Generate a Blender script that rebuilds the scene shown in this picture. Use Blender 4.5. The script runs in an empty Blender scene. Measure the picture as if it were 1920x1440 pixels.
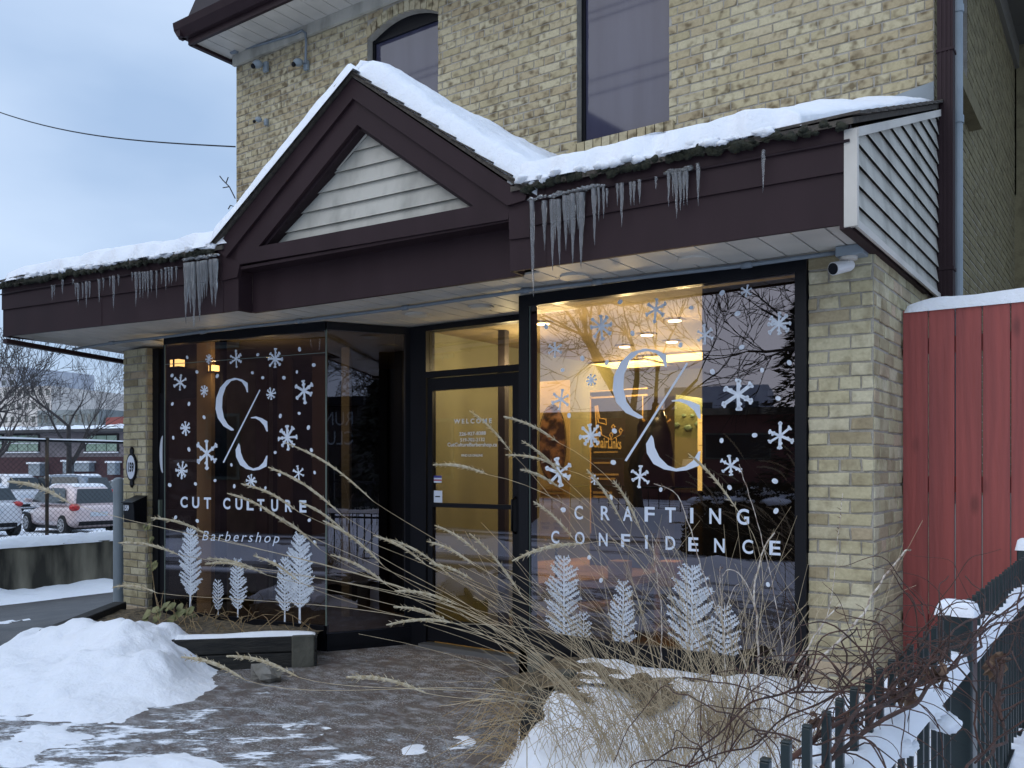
import bpy, math, random
import numpy as np
from mathutils import Vector, Matrix, noise
S = bpy.context.scene
R_ = random.Random(7)
# ---------------------------------------------------------------- camera
CZ = 1.43; FP = 1662.0; HY = 880.0; YAW = math.radians(35.1)
FW = (-math.sin(YAW), math.cos(YAW)); RT = (math.cos(YAW), math.sin(YAW))
cd = bpy.data.cameras.new('camera'); cam = bpy.data.objects.new('camera', cd)
S.collection.objects.link(cam); S.camera = cam
cam.location = (0, 0, CZ); cam.rotation_euler = (math.pi/2, 0, YAW)
cd.sensor_width = 36; cd.lens = 36*FP/1920; cd.shift_y = (HY-720)/1920
cd.clip_start = .05; cd.clip_end = 3000
# ---------------------------------------------------------------- world, sun, exposure
W = bpy.data.worlds.new("World"); S.world = W; W.use_nodes = True
nt = W.node_tree; nt.nodes.clear(); N = nt.nodes.new; L = nt.links.new
out = N('ShaderNodeOutputWorld'); bg = N('ShaderNodeBackground'); sky = N('ShaderNodeTexSky')
sky.sky_type = 'NISHITA'; sky.sun_disc = False
SUN_EL, SUN_ROT = math.radians(38), math.radians(200)
sky.sun_elevation = SUN_EL; sky.sun_rotation = SUN_ROT; sky.dust_density = 2.0
tc = N('ShaderNodeTexCoord'); mp = N('ShaderNodeMapping'); mp.inputs['Scale'].default_value = (1, 1, 2.6)
nz = N('ShaderNodeTexNoise'); nz.inputs['Scale'].default_value = 2.3; nz.inputs['Detail'].default_value = 5; nz.inputs['Roughness'].default_value = .45
rp = N('ShaderNodeValToRGB')
rp.color_ramp.elements[0].position = .33; rp.color_ramp.elements[0].color = (3.0, 4.15, 6.0, 1)
rp.color_ramp.elements[1].position = .68; rp.color_ramp.elements[1].color = (4.9, 6.0, 7.7, 1)
L(tc.outputs['Generated'], mp.inputs['Vector']); L(mp.outputs[0], nz.inputs['Vector']); L(nz.outputs['Fac'], rp.inputs[0])
mx = N('ShaderNodeMix'); mx.data_type = 'RGBA'; mx.inputs[0].default_value = .85
L(sky.outputs[0], mx.inputs[6]); L(rp.outputs[0], mx.inputs[7])
sp = N('ShaderNodeSeparateXYZ'); L(tc.outputs['Generated'], sp.inputs[0])
mr = N('ShaderNodeMapRange'); mr.inputs['From Min'].default_value = .45; mr.inputs['From Max'].default_value = 1
mr.inputs['To Min'].default_value = 1; mr.inputs['To Max'].default_value = 1.8
L(sp.outputs['Z'], mr.inputs['Value'])
vm = N('ShaderNodeVectorMath'); vm.operation = 'SCALE'; L(mx.outputs[2], vm.inputs[0]); L(mr.outputs[0], vm.inputs['Scale'])
L(vm.outputs[0], bg.inputs['Color']); bg.inputs['Strength'].default_value = .10
L(bg.outputs[0], out.inputs['Surface'])
sd = bpy.data.lights.new('sun', 'SUN'); sd.energy = .7; sd.angle = math.radians(75); sd.color = (1, .96, .9)
sun = bpy.data.objects.new('sun', sd); S.collection.objects.link(sun)
_a = SUN_ROT
sdir = Vector((math.sin(_a)*math.cos(SUN_EL), math.cos(_a)*math.cos(SUN_EL), math.sin(SUN_EL)))
sun.rotation_euler = sdir.to_track_quat('Z', 'Y').to_euler()
S.view_settings.view_transform = 'Standard'; S.view_settings.look = 'None'; S.view_settings.gamma = 1
S.view_settings.use_curve_mapping = False
S.view_settings.exposure = 0.55
S.render.engine = 'CYCLES'
try:
    S.cycles.use_denoising = True; S.cycles.denoiser = 'OPENIMAGEDENOISE'
    S.cycles.max_bounces = 8; S.cycles.transparent_max_bounces = 24; S.cycles.caustics_reflective = False; S.cycles.caustics_refractive = False
    S.cycles.sample_clamp_indirect = 6
except Exception: pass

# ---------------------------------------------------------------- helpers: photo pixel -> point of a real plane
def ray(x, y):
    u = (x-960)/FP
    return (FW[0]+RT[0]*u, FW[1]+RT[1]*u, (HY-y)/FP)
def onY(x, y, Y):
    r = ray(x, y); t = Y/r[1]; return Vector((r[0]*t, Y, CZ+r[2]*t))
def onX(x, y, X):
    r = ray(x, y); t = X/r[0]; return Vector((X, r[1]*t, CZ+r[2]*t))
def onZ(x, y, z):
    r = ray(x, y); t = (z-CZ)/r[2]; return Vector((r[0]*t, r[1]*t, z))
def atT(x, y, t):
    r = ray(x, y); return Vector((r[0]*t, r[1]*t, CZ+r[2]*t))
class Plane:   # vertical plane through a and b (plan), frame (s along, z up), n towards the street
    def __init__(s, a, b):
        s.a = Vector((a[0], a[1], 0)); d = Vector((b[0]-a[0], b[1]-a[1], 0)); s.len = d.length; s.d = d.normalized()
        s.n = Vector((s.d.y, -s.d.x, 0))
    def P(s, u, z, off=0): return s.a+s.d*u+s.n*off+Vector((0, 0, z))
    def px(s, x, y, off=0):
        r = ray(x, y); v = Vector((r[0], r[1], 0)); o = s.a+s.n*off
        t = o.dot(s.n)/v.dot(s.n); p = v*t
        return ((p-o).dot(s.d), CZ+r[2]*t)
    def W(s, x, y, off=0):
        u, z = s.px(x, y, off); return s.P(u, z, off)

# ---------------------------------------------------------------- helpers: objects
COL = S.collection
def root_of(o):
    while o.parent: o = o.parent
    return o
def thing(name, label, cat, loc=(0, 0, 0), group=None):
    o = bpy.data.objects.new(name, None); COL.objects.link(o); o.location = loc; o.empty_display_size = .2
    o['label'] = label; o['category'] = cat
    if group: o['group'] = group
    return o
def tag(o, label=None, cat=None, group=None, kind=None):
    if label: o['label'] = label
    if cat: o['category'] = cat
    if group: o['group'] = group
    if kind: o['kind'] = kind
    return o
def wloc(o):
    v = Vector((0, 0, 0))
    while o: v += o.location; o = o.parent
    return v
class MB:
    def __init__(s): s.v = []; s.f = []; s.m = []
    def add(s, vs, fs, m=0):
        k = len(s.v); s.v.extend([tuple(p) for p in vs]); s.f.extend([tuple(i+k for i in f) for f in fs]); s.m.extend([m]*len(fs)); return s
    def box(s, a, b, m=0):
        x0, y0, z0 = a; x1, y1, z1 = b
        return s.add([(x0,y0,z0),(x1,y0,z0),(x1,y1,z0),(x0,y1,z0),(x0,y0,z1),(x1,y0,z1),(x1,y1,z1),(x0,y1,z1)],
                     [(0,3,2,1),(4,5,6,7),(0,1,5,4),(1,2,6,5),(2,3,7,6),(3,0,4,7)], m)
    def frame_box(s, o, ax, ay, az, m=0):   # corner o and three edge vectors
        o, ax, ay, az = map(Vector, (o, ax, ay, az))
        if ax.cross(ay).dot(az) < 0: o, ax = o+ax, -ax
        vs = [o, o+ax, o+ax+ay, o+ay, o+az, o+ax+az, o+ax+ay+az, o+ay+az]
        return s.add(vs, [(0,3,2,1),(4,5,6,7),(0,1,5,4),(1,2,6,5),(2,3,7,6),(3,0,4,7)], m)
    def prism(s, poly, ext, m=0):   # poly: list of 3D points, ext: extrusion vector
        n = len(poly); ext = Vector(ext); p = [Vector(q) for q in poly]
        return s.add(p+[q+ext for q in p], [tuple(range(n-1, -1, -1)), tuple(range(n, 2*n))]+[(i, (i+1) % n, (i+1) % n+n, i+n) for i in range(n)], m)
    def tube(s, path, r, n=6, m=0, cap=True):
        path = [Vector(p) for p in path]
        if not hasattr(r, '__len__'): r = [r]*len(path)
        base = len(s.v); k = len(path); up = None
        for i, p in enumerate(path):
            d = (path[min(i+1, k-1)]-path[max(i-1, 0)])
            if d.length < 1e-9: d = Vector((0, 0, 1))
            d.normalize()
            if up is None:
                up = d.orthogonal().normalized()
            up = (up-d*up.dot(d))
            if up.length < 1e-6: up = d.orthogonal()
            up.normalize(); w = d.cross(up)
            for j in range(n):
                a = 2*math.pi*j/n; q = p+(up*math.cos(a)+w*math.sin(a))*r[i]; s.v.append(tuple(q))
        for i in range(k-1):
            for j in range(n):
                a = base+i*n+j; b = base+i*n+(j+1) % n
                s.f.append((a, b, b+n, a+n)); s.m.append(m)
        if cap:
            s.f.append(tuple(base+j for j in range(n-1, -1, -1))); s.m.append(m)
            s.f.append(tuple(base+(k-1)*n+j for j in range(n))); s.m.append(m)
        return s
    def disc(s, c, n_, r, k=16, th=.002, m=0, ry=None):
        c = Vector(c); n_ = Vector(n_).normalized(); a = n_.orthogonal().normalized()
        if abs(n_.z) < .9: a = Vector((0, 0, 1)).cross(n_).normalized()
        b = n_.cross(a); ry = ry or r
        return s.prism([c+a*r*math.cos(2*math.pi*i/k)+b*ry*math.sin(2*math.pi*i/k) for i in range(k)], n_*th, m)
    def sphere(s, c, r, nu=10, nv=7, m=0, sc=(1, 1, 1), jit=0):
        c = Vector(c); vs = []; fs = []
        for i in range(nv+1):
            t = math.pi*i/nv
            for j in range(nu):
                a = 2*math.pi*j/nu; q = Vector((math.sin(t)*math.cos(a)*sc[0], math.sin(t)*math.sin(a)*sc[1], math.cos(t)*sc[2]))
                if jit: q *= 1+jit*noise.noise(q*2.3+c*3)
                vs.append(c+q*r)
        for i in range(nv):
            for j in range(nu):
                fs.append((i*nu+j, (i+1)*nu+j, (i+1)*nu+(j+1) % nu, i*nu+(j+1) % nu))
        return s.add(vs, fs, m)
    def build(s, name, mats, parent=None, smooth=False, loc=None, bevel=0):
        if not isinstance(mats, (list, tuple)): mats = [mats]
        off = wloc(parent) if parent else Vector(loc or (0, 0, 0))
        me = bpy.data.meshes.new(name)
        v = np.array(s.v, dtype=float).reshape(-1, 3)-np.array(off)
        me.from_pydata(v.tolist(), [], s.f); 
        for mm in mats: me.materials.append(mm)
        me.polygons.foreach_set('material_index', s.m)
        if smooth: me.polygons.foreach_set('use_smooth', [True]*len(s.f))
        me.update(); o = bpy.data.objects.new(name, me); COL.objects.link(o)
        if parent: o.parent = parent
        else: o.location = off
        if bevel:
            b = o.modifiers.new('b', 'BEVEL'); b.width = bevel; b.segments = 2; b.limit_method = 'ANGLE'
        return o
def struct(o, kind='structure'): o['kind'] = kind; return o
def copy_tree(o, parent=None):
    c = o.copy(); COL.objects.link(c)
    if parent: c.parent = parent
    for ch in [x for x in o.children]: copy_tree(ch, c)
    return c

# ---------------------------------------------------------------- materials
def newmat(name):
    m = bpy.data.materials.new(name); m.use_nodes = True; t = m.node_tree; b = t.nodes['Principled BSDF']; return m, t, b
def M(name, col, rough=.6, col2=None, scale=6, detail=4, bump=0, bscale=None, metal=0, spec=.5, stretch=(1, 1, 1), lo=.35, hi=.65, rvar=0, coat=0):
    m, t, b = newmat(name); n = t.nodes.new; l = t.links.new
    b.inputs['Base Color'].default_value = (*col, 1); b.inputs['Roughness'].default_value = rough
    b.inputs['Metallic'].default_value = metal; b.inputs['Specular IOR Level'].default_value = spec
    if coat: b.inputs['Coat Weight'].default_value = coat
    g = n('ShaderNodeNewGeometry'); mpn = n('ShaderNodeMapping'); mpn.inputs['Scale'].default_value = stretch; l(g.outputs['Position'], mpn.inputs['Vector'])
    if col2:
        z = n('ShaderNodeTexNoise'); z.inputs['Scale'].default_value = scale; z.inputs['Detail'].default_value = detail; l(mpn.outputs[0], z.inputs['Vector'])
        r = n('ShaderNodeValToRGB'); r.color_ramp.elements[0].position = lo; r.color_ramp.elements[1].position = hi
        r.color_ramp.elements[0].color = (*col, 1); r.color_ramp.elements[1].color = (*col2, 1)
        l(z.outputs['Fac'], r.inputs[0]); l(r.outputs[0], b.inputs['Base Color'])
        if rvar:
            q = n('ShaderNodeMapRange'); q.inputs['To Min'].default_value = rough-rvar; q.inputs['To Max'].default_value = rough+rvar
            l(z.outputs['Fac'], q.inputs['Value']); l(q.outputs[0], b.inputs['Roughness'])
    if bump:
        z2 = n('ShaderNodeTexNoise'); z2.inputs['Scale'].default_value = bscale or scale*4; z2.inputs['Detail'].default_value = 6; l(mpn.outputs[0], z2.inputs['Vector'])
        bp = n('ShaderNodeBump'); bp.inputs['Strength'].default_value = bump; bp.inputs['Distance'].default_value = .02
        l(z2.outputs['Fac'], bp.inputs['Height']); l(bp.outputs[0], b.inputs['Normal'])
    return m
def emis(name, col, st):
    m, t, b = newmat(name); b.inputs['Base Color'].default_value = (*[min(1, c) for c in col], 1)
    b.inputs['Emission Color'].default_value = (*col, 1); b.inputs['Emission Strength'].default_value = st; return m
def glassmat(name, tint, ior=1.9, base=0.0, rough=0.0, gcol=(1, 1, 1)):
    m = bpy.data.materials.new(name); m.use_nodes = True; t = m.node_tree; t.nodes.clear(); n = t.nodes.new; l = t.links.new
    o = n('ShaderNodeOutputMaterial'); mix = n('ShaderNodeMixShader'); tr = n('ShaderNodeBsdfTransparent'); gl = n('ShaderNodeBsdfGlossy')
    tr.inputs[0].default_value = (*tint, 1); gl.inputs['Roughness'].default_value = rough; gl.inputs['Color'].default_value = (*gcol, 1)
    fr = n('ShaderNodeFresnel'); fr.inputs['IOR'].default_value = ior
    g = n('ShaderNodeNewGeometry'); z = n('ShaderNodeTexNoise'); z.inputs['Scale'].default_value = 1.1; z.inputs['Detail'].default_value = 1
    bp = n('ShaderNodeBump'); bp.inputs['Strength'].default_value = .04; bp.inputs['Distance'].default_value = .02
    l(g.outputs['Position'], z.inputs['Vector']); l(z.outputs['Fac'], bp.inputs['Height']); l(bp.outputs[0], gl.inputs['Normal'])
    ad = n('ShaderNodeMath'); ad.operation = 'ADD'; ad.inputs[1].default_value = base; ad.use_clamp = True
    bf = n('ShaderNodeMath'); bf.operation = 'SUBTRACT'; bf.inputs[0].default_value = 1; l(g.outputs['Backfacing'], bf.inputs[1]); mu = n('ShaderNodeMath'); mu.operation = 'MULTIPLY'
    l(fr.outputs[0], ad.inputs[0]); l(ad.outputs[0], mu.inputs[0]); l(bf.outputs[0], mu.inputs[1]); l(mu.outputs[0], mix.inputs[0]); l(tr.outputs[0], mix.inputs[1]); l(gl.outputs[0], mix.inputs[2]); l(mix.outputs[0], o.inputs[0])
    return m
def brickmat(name, cols, stain, stain_amt=.5, stain_scale=14, grime=None):
    m, t, b = newmat(name); n = t.nodes.new; l = t.links.new
    g = n('ShaderNodeNewGeometry'); r = n('ShaderNodeValToRGB'); cr = r.color_ramp
    while len(cr.elements) > 1: cr.elements.remove(cr.elements[-1])
    cr.elements[0].position = 0; cr.elements[0].color = (*cols[0], 1)
    for i, c in enumerate(cols[1:]):
        e = cr.elements.new((i+1)/(len(cols)-1)); e.color = (*c, 1)
    l(g.outputs['Random Per Island'], r.inputs[0])
    z = n('ShaderNodeTexNoise'); z.inputs['Scale'].default_value = stain_scale; z.inputs['Detail'].default_value = 5; l(g.outputs['Position'], z.inputs['Vector'])
    zb = n('ShaderNodeTexNoise'); zb.inputs['Scale'].default_value = 1.1; zb.inputs['Detail'].default_value = 3; l(g.outputs['Position'], zb.inputs['Vector'])
    mul = n('ShaderNodeMath'); mul.operation = 'MULTIPLY_ADD'; mul.inputs[1].default_value = .35; l(zb.outputs['Fac'], mul.inputs[0]); l(z.outputs['Fac'], mul.inputs[2])
    q = n('ShaderNodeMapRange'); q.inputs['From Min'].default_value = .66; q.inputs['From Max'].default_value = .84; q.inputs['To Max'].default_value = stain_amt
    l(mul.outputs[0], q.inputs['Value'])
    mx = n('ShaderNodeMix'); mx.data_type = 'RGBA'; l(q.outputs[0], mx.inputs[0]); l(r.outputs[0], mx.inputs[6]); mx.inputs[7].default_value = (*stain, 1)
    last = mx.outputs[2]
    z3 = n('ShaderNodeTexNoise'); z3.inputs['Scale'].default_value = 60; z3.inputs['Detail'].default_value = 5; l(g.outputs['Position'], z3.inputs['Vector'])
    q3 = n('ShaderNodeMapRange'); q3.inputs['To Min'].default_value = .72; q3.inputs['To Max'].default_value = 1.22; l(z3.outputs['Fac'], q3.inputs['Value'])
    vs = n('ShaderNodeVectorMath'); vs.operation = 'SCALE'; l(last, vs.inputs[0]); l(q3.outputs[0], vs.inputs['Scale'])
    l(vs.outputs[0], b.inputs['Base Color']); b.inputs['Roughness'].default_value = .9; b.inputs['Specular IOR Level'].default_value = .2
    bp = n('ShaderNodeBump'); bp.inputs['Strength'].default_value = .6; bp.inputs['Distance'].default_value = .006
    l(z3.outputs['Fac'], bp.inputs['Height']); l(bp.outputs[0], b.inputs['Normal'])
    return m
BUFF = [(.39,.33,.20), (.47,.405,.255), (.42,.345,.215), (.52,.46,.305), (.49,.43,.285), (.39,.315,.195), (.54,.48,.33)]
m_brick_up = brickmat('buff_brick_mottled', BUFF, (.12,.088,.05), .85, 15)
m_brick_lo = brickmat('buff_brick', [(.38,.33,.205),(.48,.425,.27),(.52,.47,.315),(.43,.375,.23),(.56,.51,.36),(.32,.27,.165),(.49,.385,.27)], (.21,.165,.095), .5, 9)
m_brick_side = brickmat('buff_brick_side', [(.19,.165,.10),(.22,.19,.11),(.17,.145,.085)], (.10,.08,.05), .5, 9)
m_mortar = M('mortar', (.40,.37,.32), .95, (.30,.275,.23), 9, bump=.5, bscale=90)
m_brown = M('brown_metal', (.023,.012,.0145), .6, (.033,.0185,.0215), 5, spec=.18, bump=.08, bscale=3, lo=.3, hi=.75, rvar=.1, stretch=(1,1,.25))
m_brown2 = M('brown_metal_dark', (.016,.009,.011), .6, (.024,.014,.017), 3, spec=.2)  # darker brown for roof slope, gable reveal, drip edge and end backing
m_soffit = M('soffit_white', (.55,.515,.46), .55, (.40,.38,.345), 3, lo=.4, hi=.8)
m_siding = M('vinyl_siding', (.46,.44,.385), .5, (.26,.25,.215), 5, stretch=(1.2,1.2,.5), lo=.45, hi=.75, bump=.05)
m_moss = M('moss_dirt', (.009,.011,.006), .95, (.028,.028,.014), 40, bump=1, bscale=60)
m_shingle = M('shingle', (.045,.038,.032), .9, (.085,.07,.055), 30, bump=.5, bscale=120)
m_black = M('black_frame', (.004,.0045,.007), .4, (.007,.0075,.010), 2, spec=.2)
m_snow = None
def snowmat():
    m, t, b = newmat('snow'); n = t.nodes.new; l = t.links.new
    b.inputs['Base Color'].default_value = (.80,.82,.86,1); b.inputs['Roughness'].default_value = .75
    b.inputs['Subsurface Weight'].default_value = .12; b.inputs['Subsurface Radius'].default_value = (.03,.035,.05); b.inputs['Subsurface Scale'].default_value = .5
    g = n('ShaderNodeNewGeometry'); z = n('ShaderNodeTexNoise'); z.inputs['Scale'].default_value = 11; z.inputs['Detail'].default_value = 10; z.inputs['Roughness'].default_value = .65
    l(g.outputs['Position'], z.inputs['Vector']); bp = n('ShaderNodeBump'); bp.inputs['Strength'].default_value = .55; bp.inputs['Distance'].default_value = .04
    l(z.outputs['Fac'], bp.inputs['Height']); l(bp.outputs[0], b.inputs['Normal']); return m
m_snow = snowmat()
def icemat():
    m, t, b = newmat('ice'); b.inputs['Base Color'].default_value = (.93,.95,.96,1); b.inputs['Roughness'].default_value = .06
    b.inputs['Transmission Weight'].default_value = .88; b.inputs['IOR'].default_value = 1.31; b.inputs['Specular IOR Level'].default_value = .9; return m
m_ice = icemat()
m_glass = glassmat('shop_glass', (.58,.54,.48), 2.1, .0, gcol=(.88,.84,.95))
m_glass_door = glassmat('door_glass', (.62,.60,.56), 1.8, .02, gcol=(.88,.85,.98))
m_uppane = M('blind_pane', (.040,.040,.072), .04, (.058,.058,.094), 1.6, spec=.6, stretch=(3,3,.3))
m_edge = M('glass_edge', (.12,.15,.13), .2)
m_white = M('white_vinyl', (.62,.68,.78), .6)
m_paint = M('window_paint', (.55,.60,.68), .8, (.72,.77,.84), 30, bump=.3, bscale=80)
m_pipe = M('grey_pipe', (.20,.24,.27), .5, (.25,.29,.32), 3)
m_conduit = M('conduit', (.17,.20,.23), .5)
def redmat():
    m = M('red_stain_wood', (.31,.066,.055), .65, (.245,.054,.048), 2.2, stretch=(5,5,.45), bump=.18, bscale=16); t = m.node_tree; n = t.nodes.new; l = t.links.new; b = t.nodes['Principled BSDF']
    g = n('ShaderNodeNewGeometry'); mp_ = n('ShaderNodeMapping'); mp_.inputs['Scale'].default_value = (7, 1, 2.6); l(g.outputs['Position'], mp_.inputs[0]); v = n('ShaderNodeTexVoronoi'); v.inputs['Scale'].default_value = .8; l(mp_.outputs[0], v.inputs['Vector'])
    r = n('ShaderNodeValToRGB'); r.color_ramp.elements[0].position = .05; r.color_ramp.elements[0].color = (.25,.25,.25,1); r.color_ramp.elements[1].position = .16; r.color_ramp.elements[1].color = (1,1,1,1); l(v.outputs['Distance'], r.inputs[0])
    x = n('ShaderNodeMix'); x.data_type = 'RGBA'; x.blend_type = 'MULTIPLY'; x.inputs[0].default_value = .55; src = b.inputs['Base Color'].links[0].from_socket; l(src, x.inputs[6]); l(r.outputs[0], x.inputs[7])
    w = n('ShaderNodeTexWave'); w.wave_type = 'BANDS'; w.bands_direction = 'X'; w.inputs['Scale'].default_value = 5; w.inputs['Distortion'].default_value = 14; w.inputs['Detail'].default_value = 3; w.inputs['Detail Scale'].default_value = .6
    mp2 = n('ShaderNodeMapping'); mp2.inputs['Scale'].default_value = (1.6, 1, .18); l(g.outputs['Position'], mp2.inputs[0]); l(mp2.outputs[0], w.inputs['Vector']); y = n('ShaderNodeMapRange'); y.inputs['To Min'].default_value = .92; y.inputs['To Max'].default_value = 1.04; l(w.outputs['Fac'], y.inputs['Value'])
    vs = n('ShaderNodeVectorMath'); vs.operation = 'SCALE'; l(x.outputs[2], vs.inputs[0]); l(y.outputs[0], vs.inputs['Scale']); l(vs.outputs[0], b.inputs['Base Color']); return m
m_red = redmat()
m_green = M('green_metal', (.0035,.011,.013), .38, (.006,.016,.017), 20, bump=.08)
m_concrete = M('concrete', (.035,.032,.024), .9, (.26,.235,.175), 1.7, detail=8, stretch=(1,1.6,.35), bump=.4, bscale=14, lo=.4, hi=.68)
m_asphalt = M('asphalt', (.035,.036,.038), .85, (.075,.075,.078), 3, bump=.3, bscale=60)
m_timber = M('dark_timber', (.007,.007,.007), .85, (.024,.022,.018), 6, stretch=(1,1,6), bump=.5)
m_timber2 = M('weathered_timber', (.10,.095,.075), .9, (.05,.05,.04), 6, bump=.5)
m_stone = M('stone', (.20,.19,.17), .9, (.13,.12,.10), 9, bump=.5)
m_litter = M('leaf_litter', (.16,.12,.07), .95, (.05,.04,.025), 25, bump=1, bscale=50)
m_grass = M('dry_grass', (.50,.41,.27), .8, (.30,.23,.14), 20)
m_grass2 = M('dry_grass_brown', (.24,.16,.08), .85, (.34,.25,.13), 15)
m_head = M('seed_head', (.54,.47,.34), .9, (.36,.28,.16), 60, bump=.8, bscale=150)
m_vine = M('vine_bark', (.075,.030,.019), .8, (.035,.019,.014), 30, bump=.4)
m_stalk = M('pale_stalk', (.66,.60,.52), .85, (.22,.15,.11), 45)
m_leaf = M('dead_leaf', (.055,.026,.016), .9, (.16,.10,.06), 35)
# ================================================================ GROUND
def smooth(a, b, x):
    t = max(0, min(1, (x-a)/(b-a))); return t*t*(3-2*t)
def ground_h(X, Y):
    f = smooth(2.0, 5.0, Y)
    if X > -8.3: h = 0
    elif X > -14.7: h = -.70*(-8.3-X)/6.4
    elif X > -14.9: h = .20
    elif X > -26: h = .20-.72*(-14.9-X)/11.1
    else: h = -.52
    return h*f
def gmat():
    m, t, b = newmat('ground_surface'); n = t.nodes.new; l = t.links.new
    g = n('ShaderNodeNewGeometry')
    def nz(sc, det=5, st=(1,1,1), rough=.5):
        mpn = n('ShaderNodeMapping'); mpn.inputs['Scale'].default_value = st; l(g.outputs['Position'], mpn.inputs['Vector'])
        z = n('ShaderNodeTexNoise'); z.inputs['Scale'].default_value = sc; z.inputs['Detail'].default_value = det; z.inputs['Roughness'].default_value = rough
        l(mpn.outputs[0], z.inputs['Vector']); return z.outputs['Fac']
    def ramp(src, a, ca, b_, cb):
        r = n('ShaderNodeValToRGB'); r.color_ramp.elements[0].position = a; r.color_ramp.elements[1].position = b_
        r.color_ramp.elements[0].color = (*ca,1); r.color_ramp.elements[1].color = (*cb,1); l(src, r.inputs[0]); return r.outputs[0]
    def mixc(f, a, c):
        x = n('ShaderNodeMix'); x.data_type = 'RGBA'; l(f, x.inputs[0])
        for s_, i in ((a, 6), (c, 7)):
            if isinstance(s_, tuple): x.inputs[i].default_value = (*s_,1)
            else: l(s_, x.inputs[i])
        return x.outputs[2]
    asp = mixc(ramp(nz(90,3), .5, (0,0,0), .7, (.6,.6,.6)), ramp(nz(2.5,8,(1,1,1),.65), .35, (.022,.021,.021), .68, (.075,.068,.062)), (.12,.115,.11))
    # unit pavers of the entry, laid in running courses
    mpn = n('ShaderNodeMapping'); mpn.inputs['Rotation'].default_value = (0,0,.5); l(g.outputs['Position'], mpn.inputs['Vector'])
    bk = n('ShaderNodeTexBrick'); bk.inputs['Scale'].default_value = 1; bk.inputs['Brick Width'].default_value = .20; bk.inputs['Row Height'].default_value = .10
    bk.inputs['Mortar Size'].default_value = .006; bk.inputs['Color1'].default_value = (.085,.062,.052,1); bk.inputs['Color2'].default_value = (.12,.095,.08,1); bk.inputs['Mortar'].default_value = (.11,.10,.095,1)
    l(mpn.outputs[0], bk.inputs['Vector'])
    pav = mixc(ramp(nz(5,6), .42, (0,0,0), .62, (1,1,1)), bk.outputs['Color'], (.10,.085,.072))
    salt = ramp(nz(85,2), .57, (0,0,0), .63, (1,1,1))
    saltarea = ramp(nz(2.2,5,(1,1,1),.6), .40, (.06,.06,.06), .60, (.8,.8,.8))
    mm = n('ShaderNodeMath'); mm.operation = 'MULTIPLY'; l(salt, mm.inputs[0]); l(saltarea, mm.inputs[1])
    pav = mixc(mm.outputs[0], pav, (.60,.61,.62))
    frost = ramp(nz(7,7,(1,1.6,1),.7), .48, (0,0,0), .74, (.75,.75,.75))
    pav = mixc(frost, pav, (.50,.51,.53))
    # mask: entry paving lies right of x=-7.4
    sx = n('ShaderNodeSeparateXYZ'); l(g.outputs['Position'], sx.inputs[0])
    q = n('ShaderNodeMapRange'); q.inputs['From Min'].default_value = -7.5; q.inputs['From Max'].default_value = -7.4; l(sx.outputs['X'], q.inputs['Value'])
    base = mixc(q.outputs[0], asp, pav)
    # trodden snow remains: patches
    mpr = n('ShaderNodeMapping'); mpr.vector_type = 'POINT'; mpr.inputs['Rotation'].default_value = (0,0,-.62); l(g.outputs['Position'], mpr.inputs['Vector']); mps = n('ShaderNodeMapping'); mps.inputs['Scale'].default_value = (1,2.3,1); l(mpr.outputs[0], mps.inputs['Vector']); zs = n('ShaderNodeTexNoise'); zs.inputs['Scale'].default_value = 3.0; zs.inputs['Detail'].default_value = 12; zs.inputs['Roughness'].default_value = .76; l(mps.outputs[0], zs.inputs['Vector']); sn = zs.outputs['Fac']
    fall = n('ShaderNodeMapRange'); fall.inputs['From Min'].default_value = 2.6; fall.inputs['From Max'].default_value = 4.2; fall.inputs['To Min'].default_value = .06; fall.inputs['To Max'].default_value = -.10
    l(sx.outputs['Y'], fall.inputs['Value'])
    ad = n('ShaderNodeMath'); ad.operation = 'ADD'; l(sn, ad.inputs[0]); l(fall.outputs[0], ad.inputs[1])
    snow = ramp(ad.outputs[0], .535, (0,0,0), .585, (1,1,1))
    # far lot and street: old snow
    far = n('ShaderNodeMapRange'); far.inputs['From Min'].default_value = -14.6; far.inputs['From Max'].default_value = -14.9; l(sx.outputs['X'], far.inputs['Value'])
    fs = ramp(nz(.5,5,(1,1,1),.6), .38, (0,0,0), .5, (1,1,1)); fm = n('ShaderNodeMath'); fm.operation='MULTIPLY'; l(far.outputs[0], fm.inputs[0]); l(fs, fm.inputs[1])
    s2 = n('ShaderNodeMapRange'); s2.inputs['From Min'].default_value = .6; s2.inputs['From Max'].default_value = .2; l(sx.outputs['Y'], s2.inputs['Value'])
    st = ramp(nz(.8,6,(.12,1.6,1),.6), .45, (0,0,0), .56, (1,1,1)); sm = n('ShaderNodeMath'); sm.operation='MULTIPLY'; l(s2.outputs[0], sm.inputs[0]); l(st, sm.inputs[1])
    mxa = n('ShaderNodeMath'); mxa.operation='MAXIMUM'; l(fm.outputs[0], mxa.inputs[0]); l(sm.outputs[0], mxa.inputs[1])
    drv = n('ShaderNodeMapRange'); drv.inputs['From Min'].default_value = -7.6; drv.inputs['From Max'].default_value = -7.3; l(sx.outputs['X'], drv.inputs['Value'])
    nm = n('ShaderNodeMath'); nm.operation='MULTIPLY'; l(snow, nm.inputs[0]); l(drv.outputs[0], nm.inputs[1])
    mxb = n('ShaderNodeMath'); mxb.operation='MAXIMUM'; l(mxa.outputs[0], mxb.inputs[0]); l(nm.outputs[0], mxb.inputs[1])
    col = mixc(mxb.outputs[0], base, (.82,.85,.90)); l(col, b.inputs['Base Color'])
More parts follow.
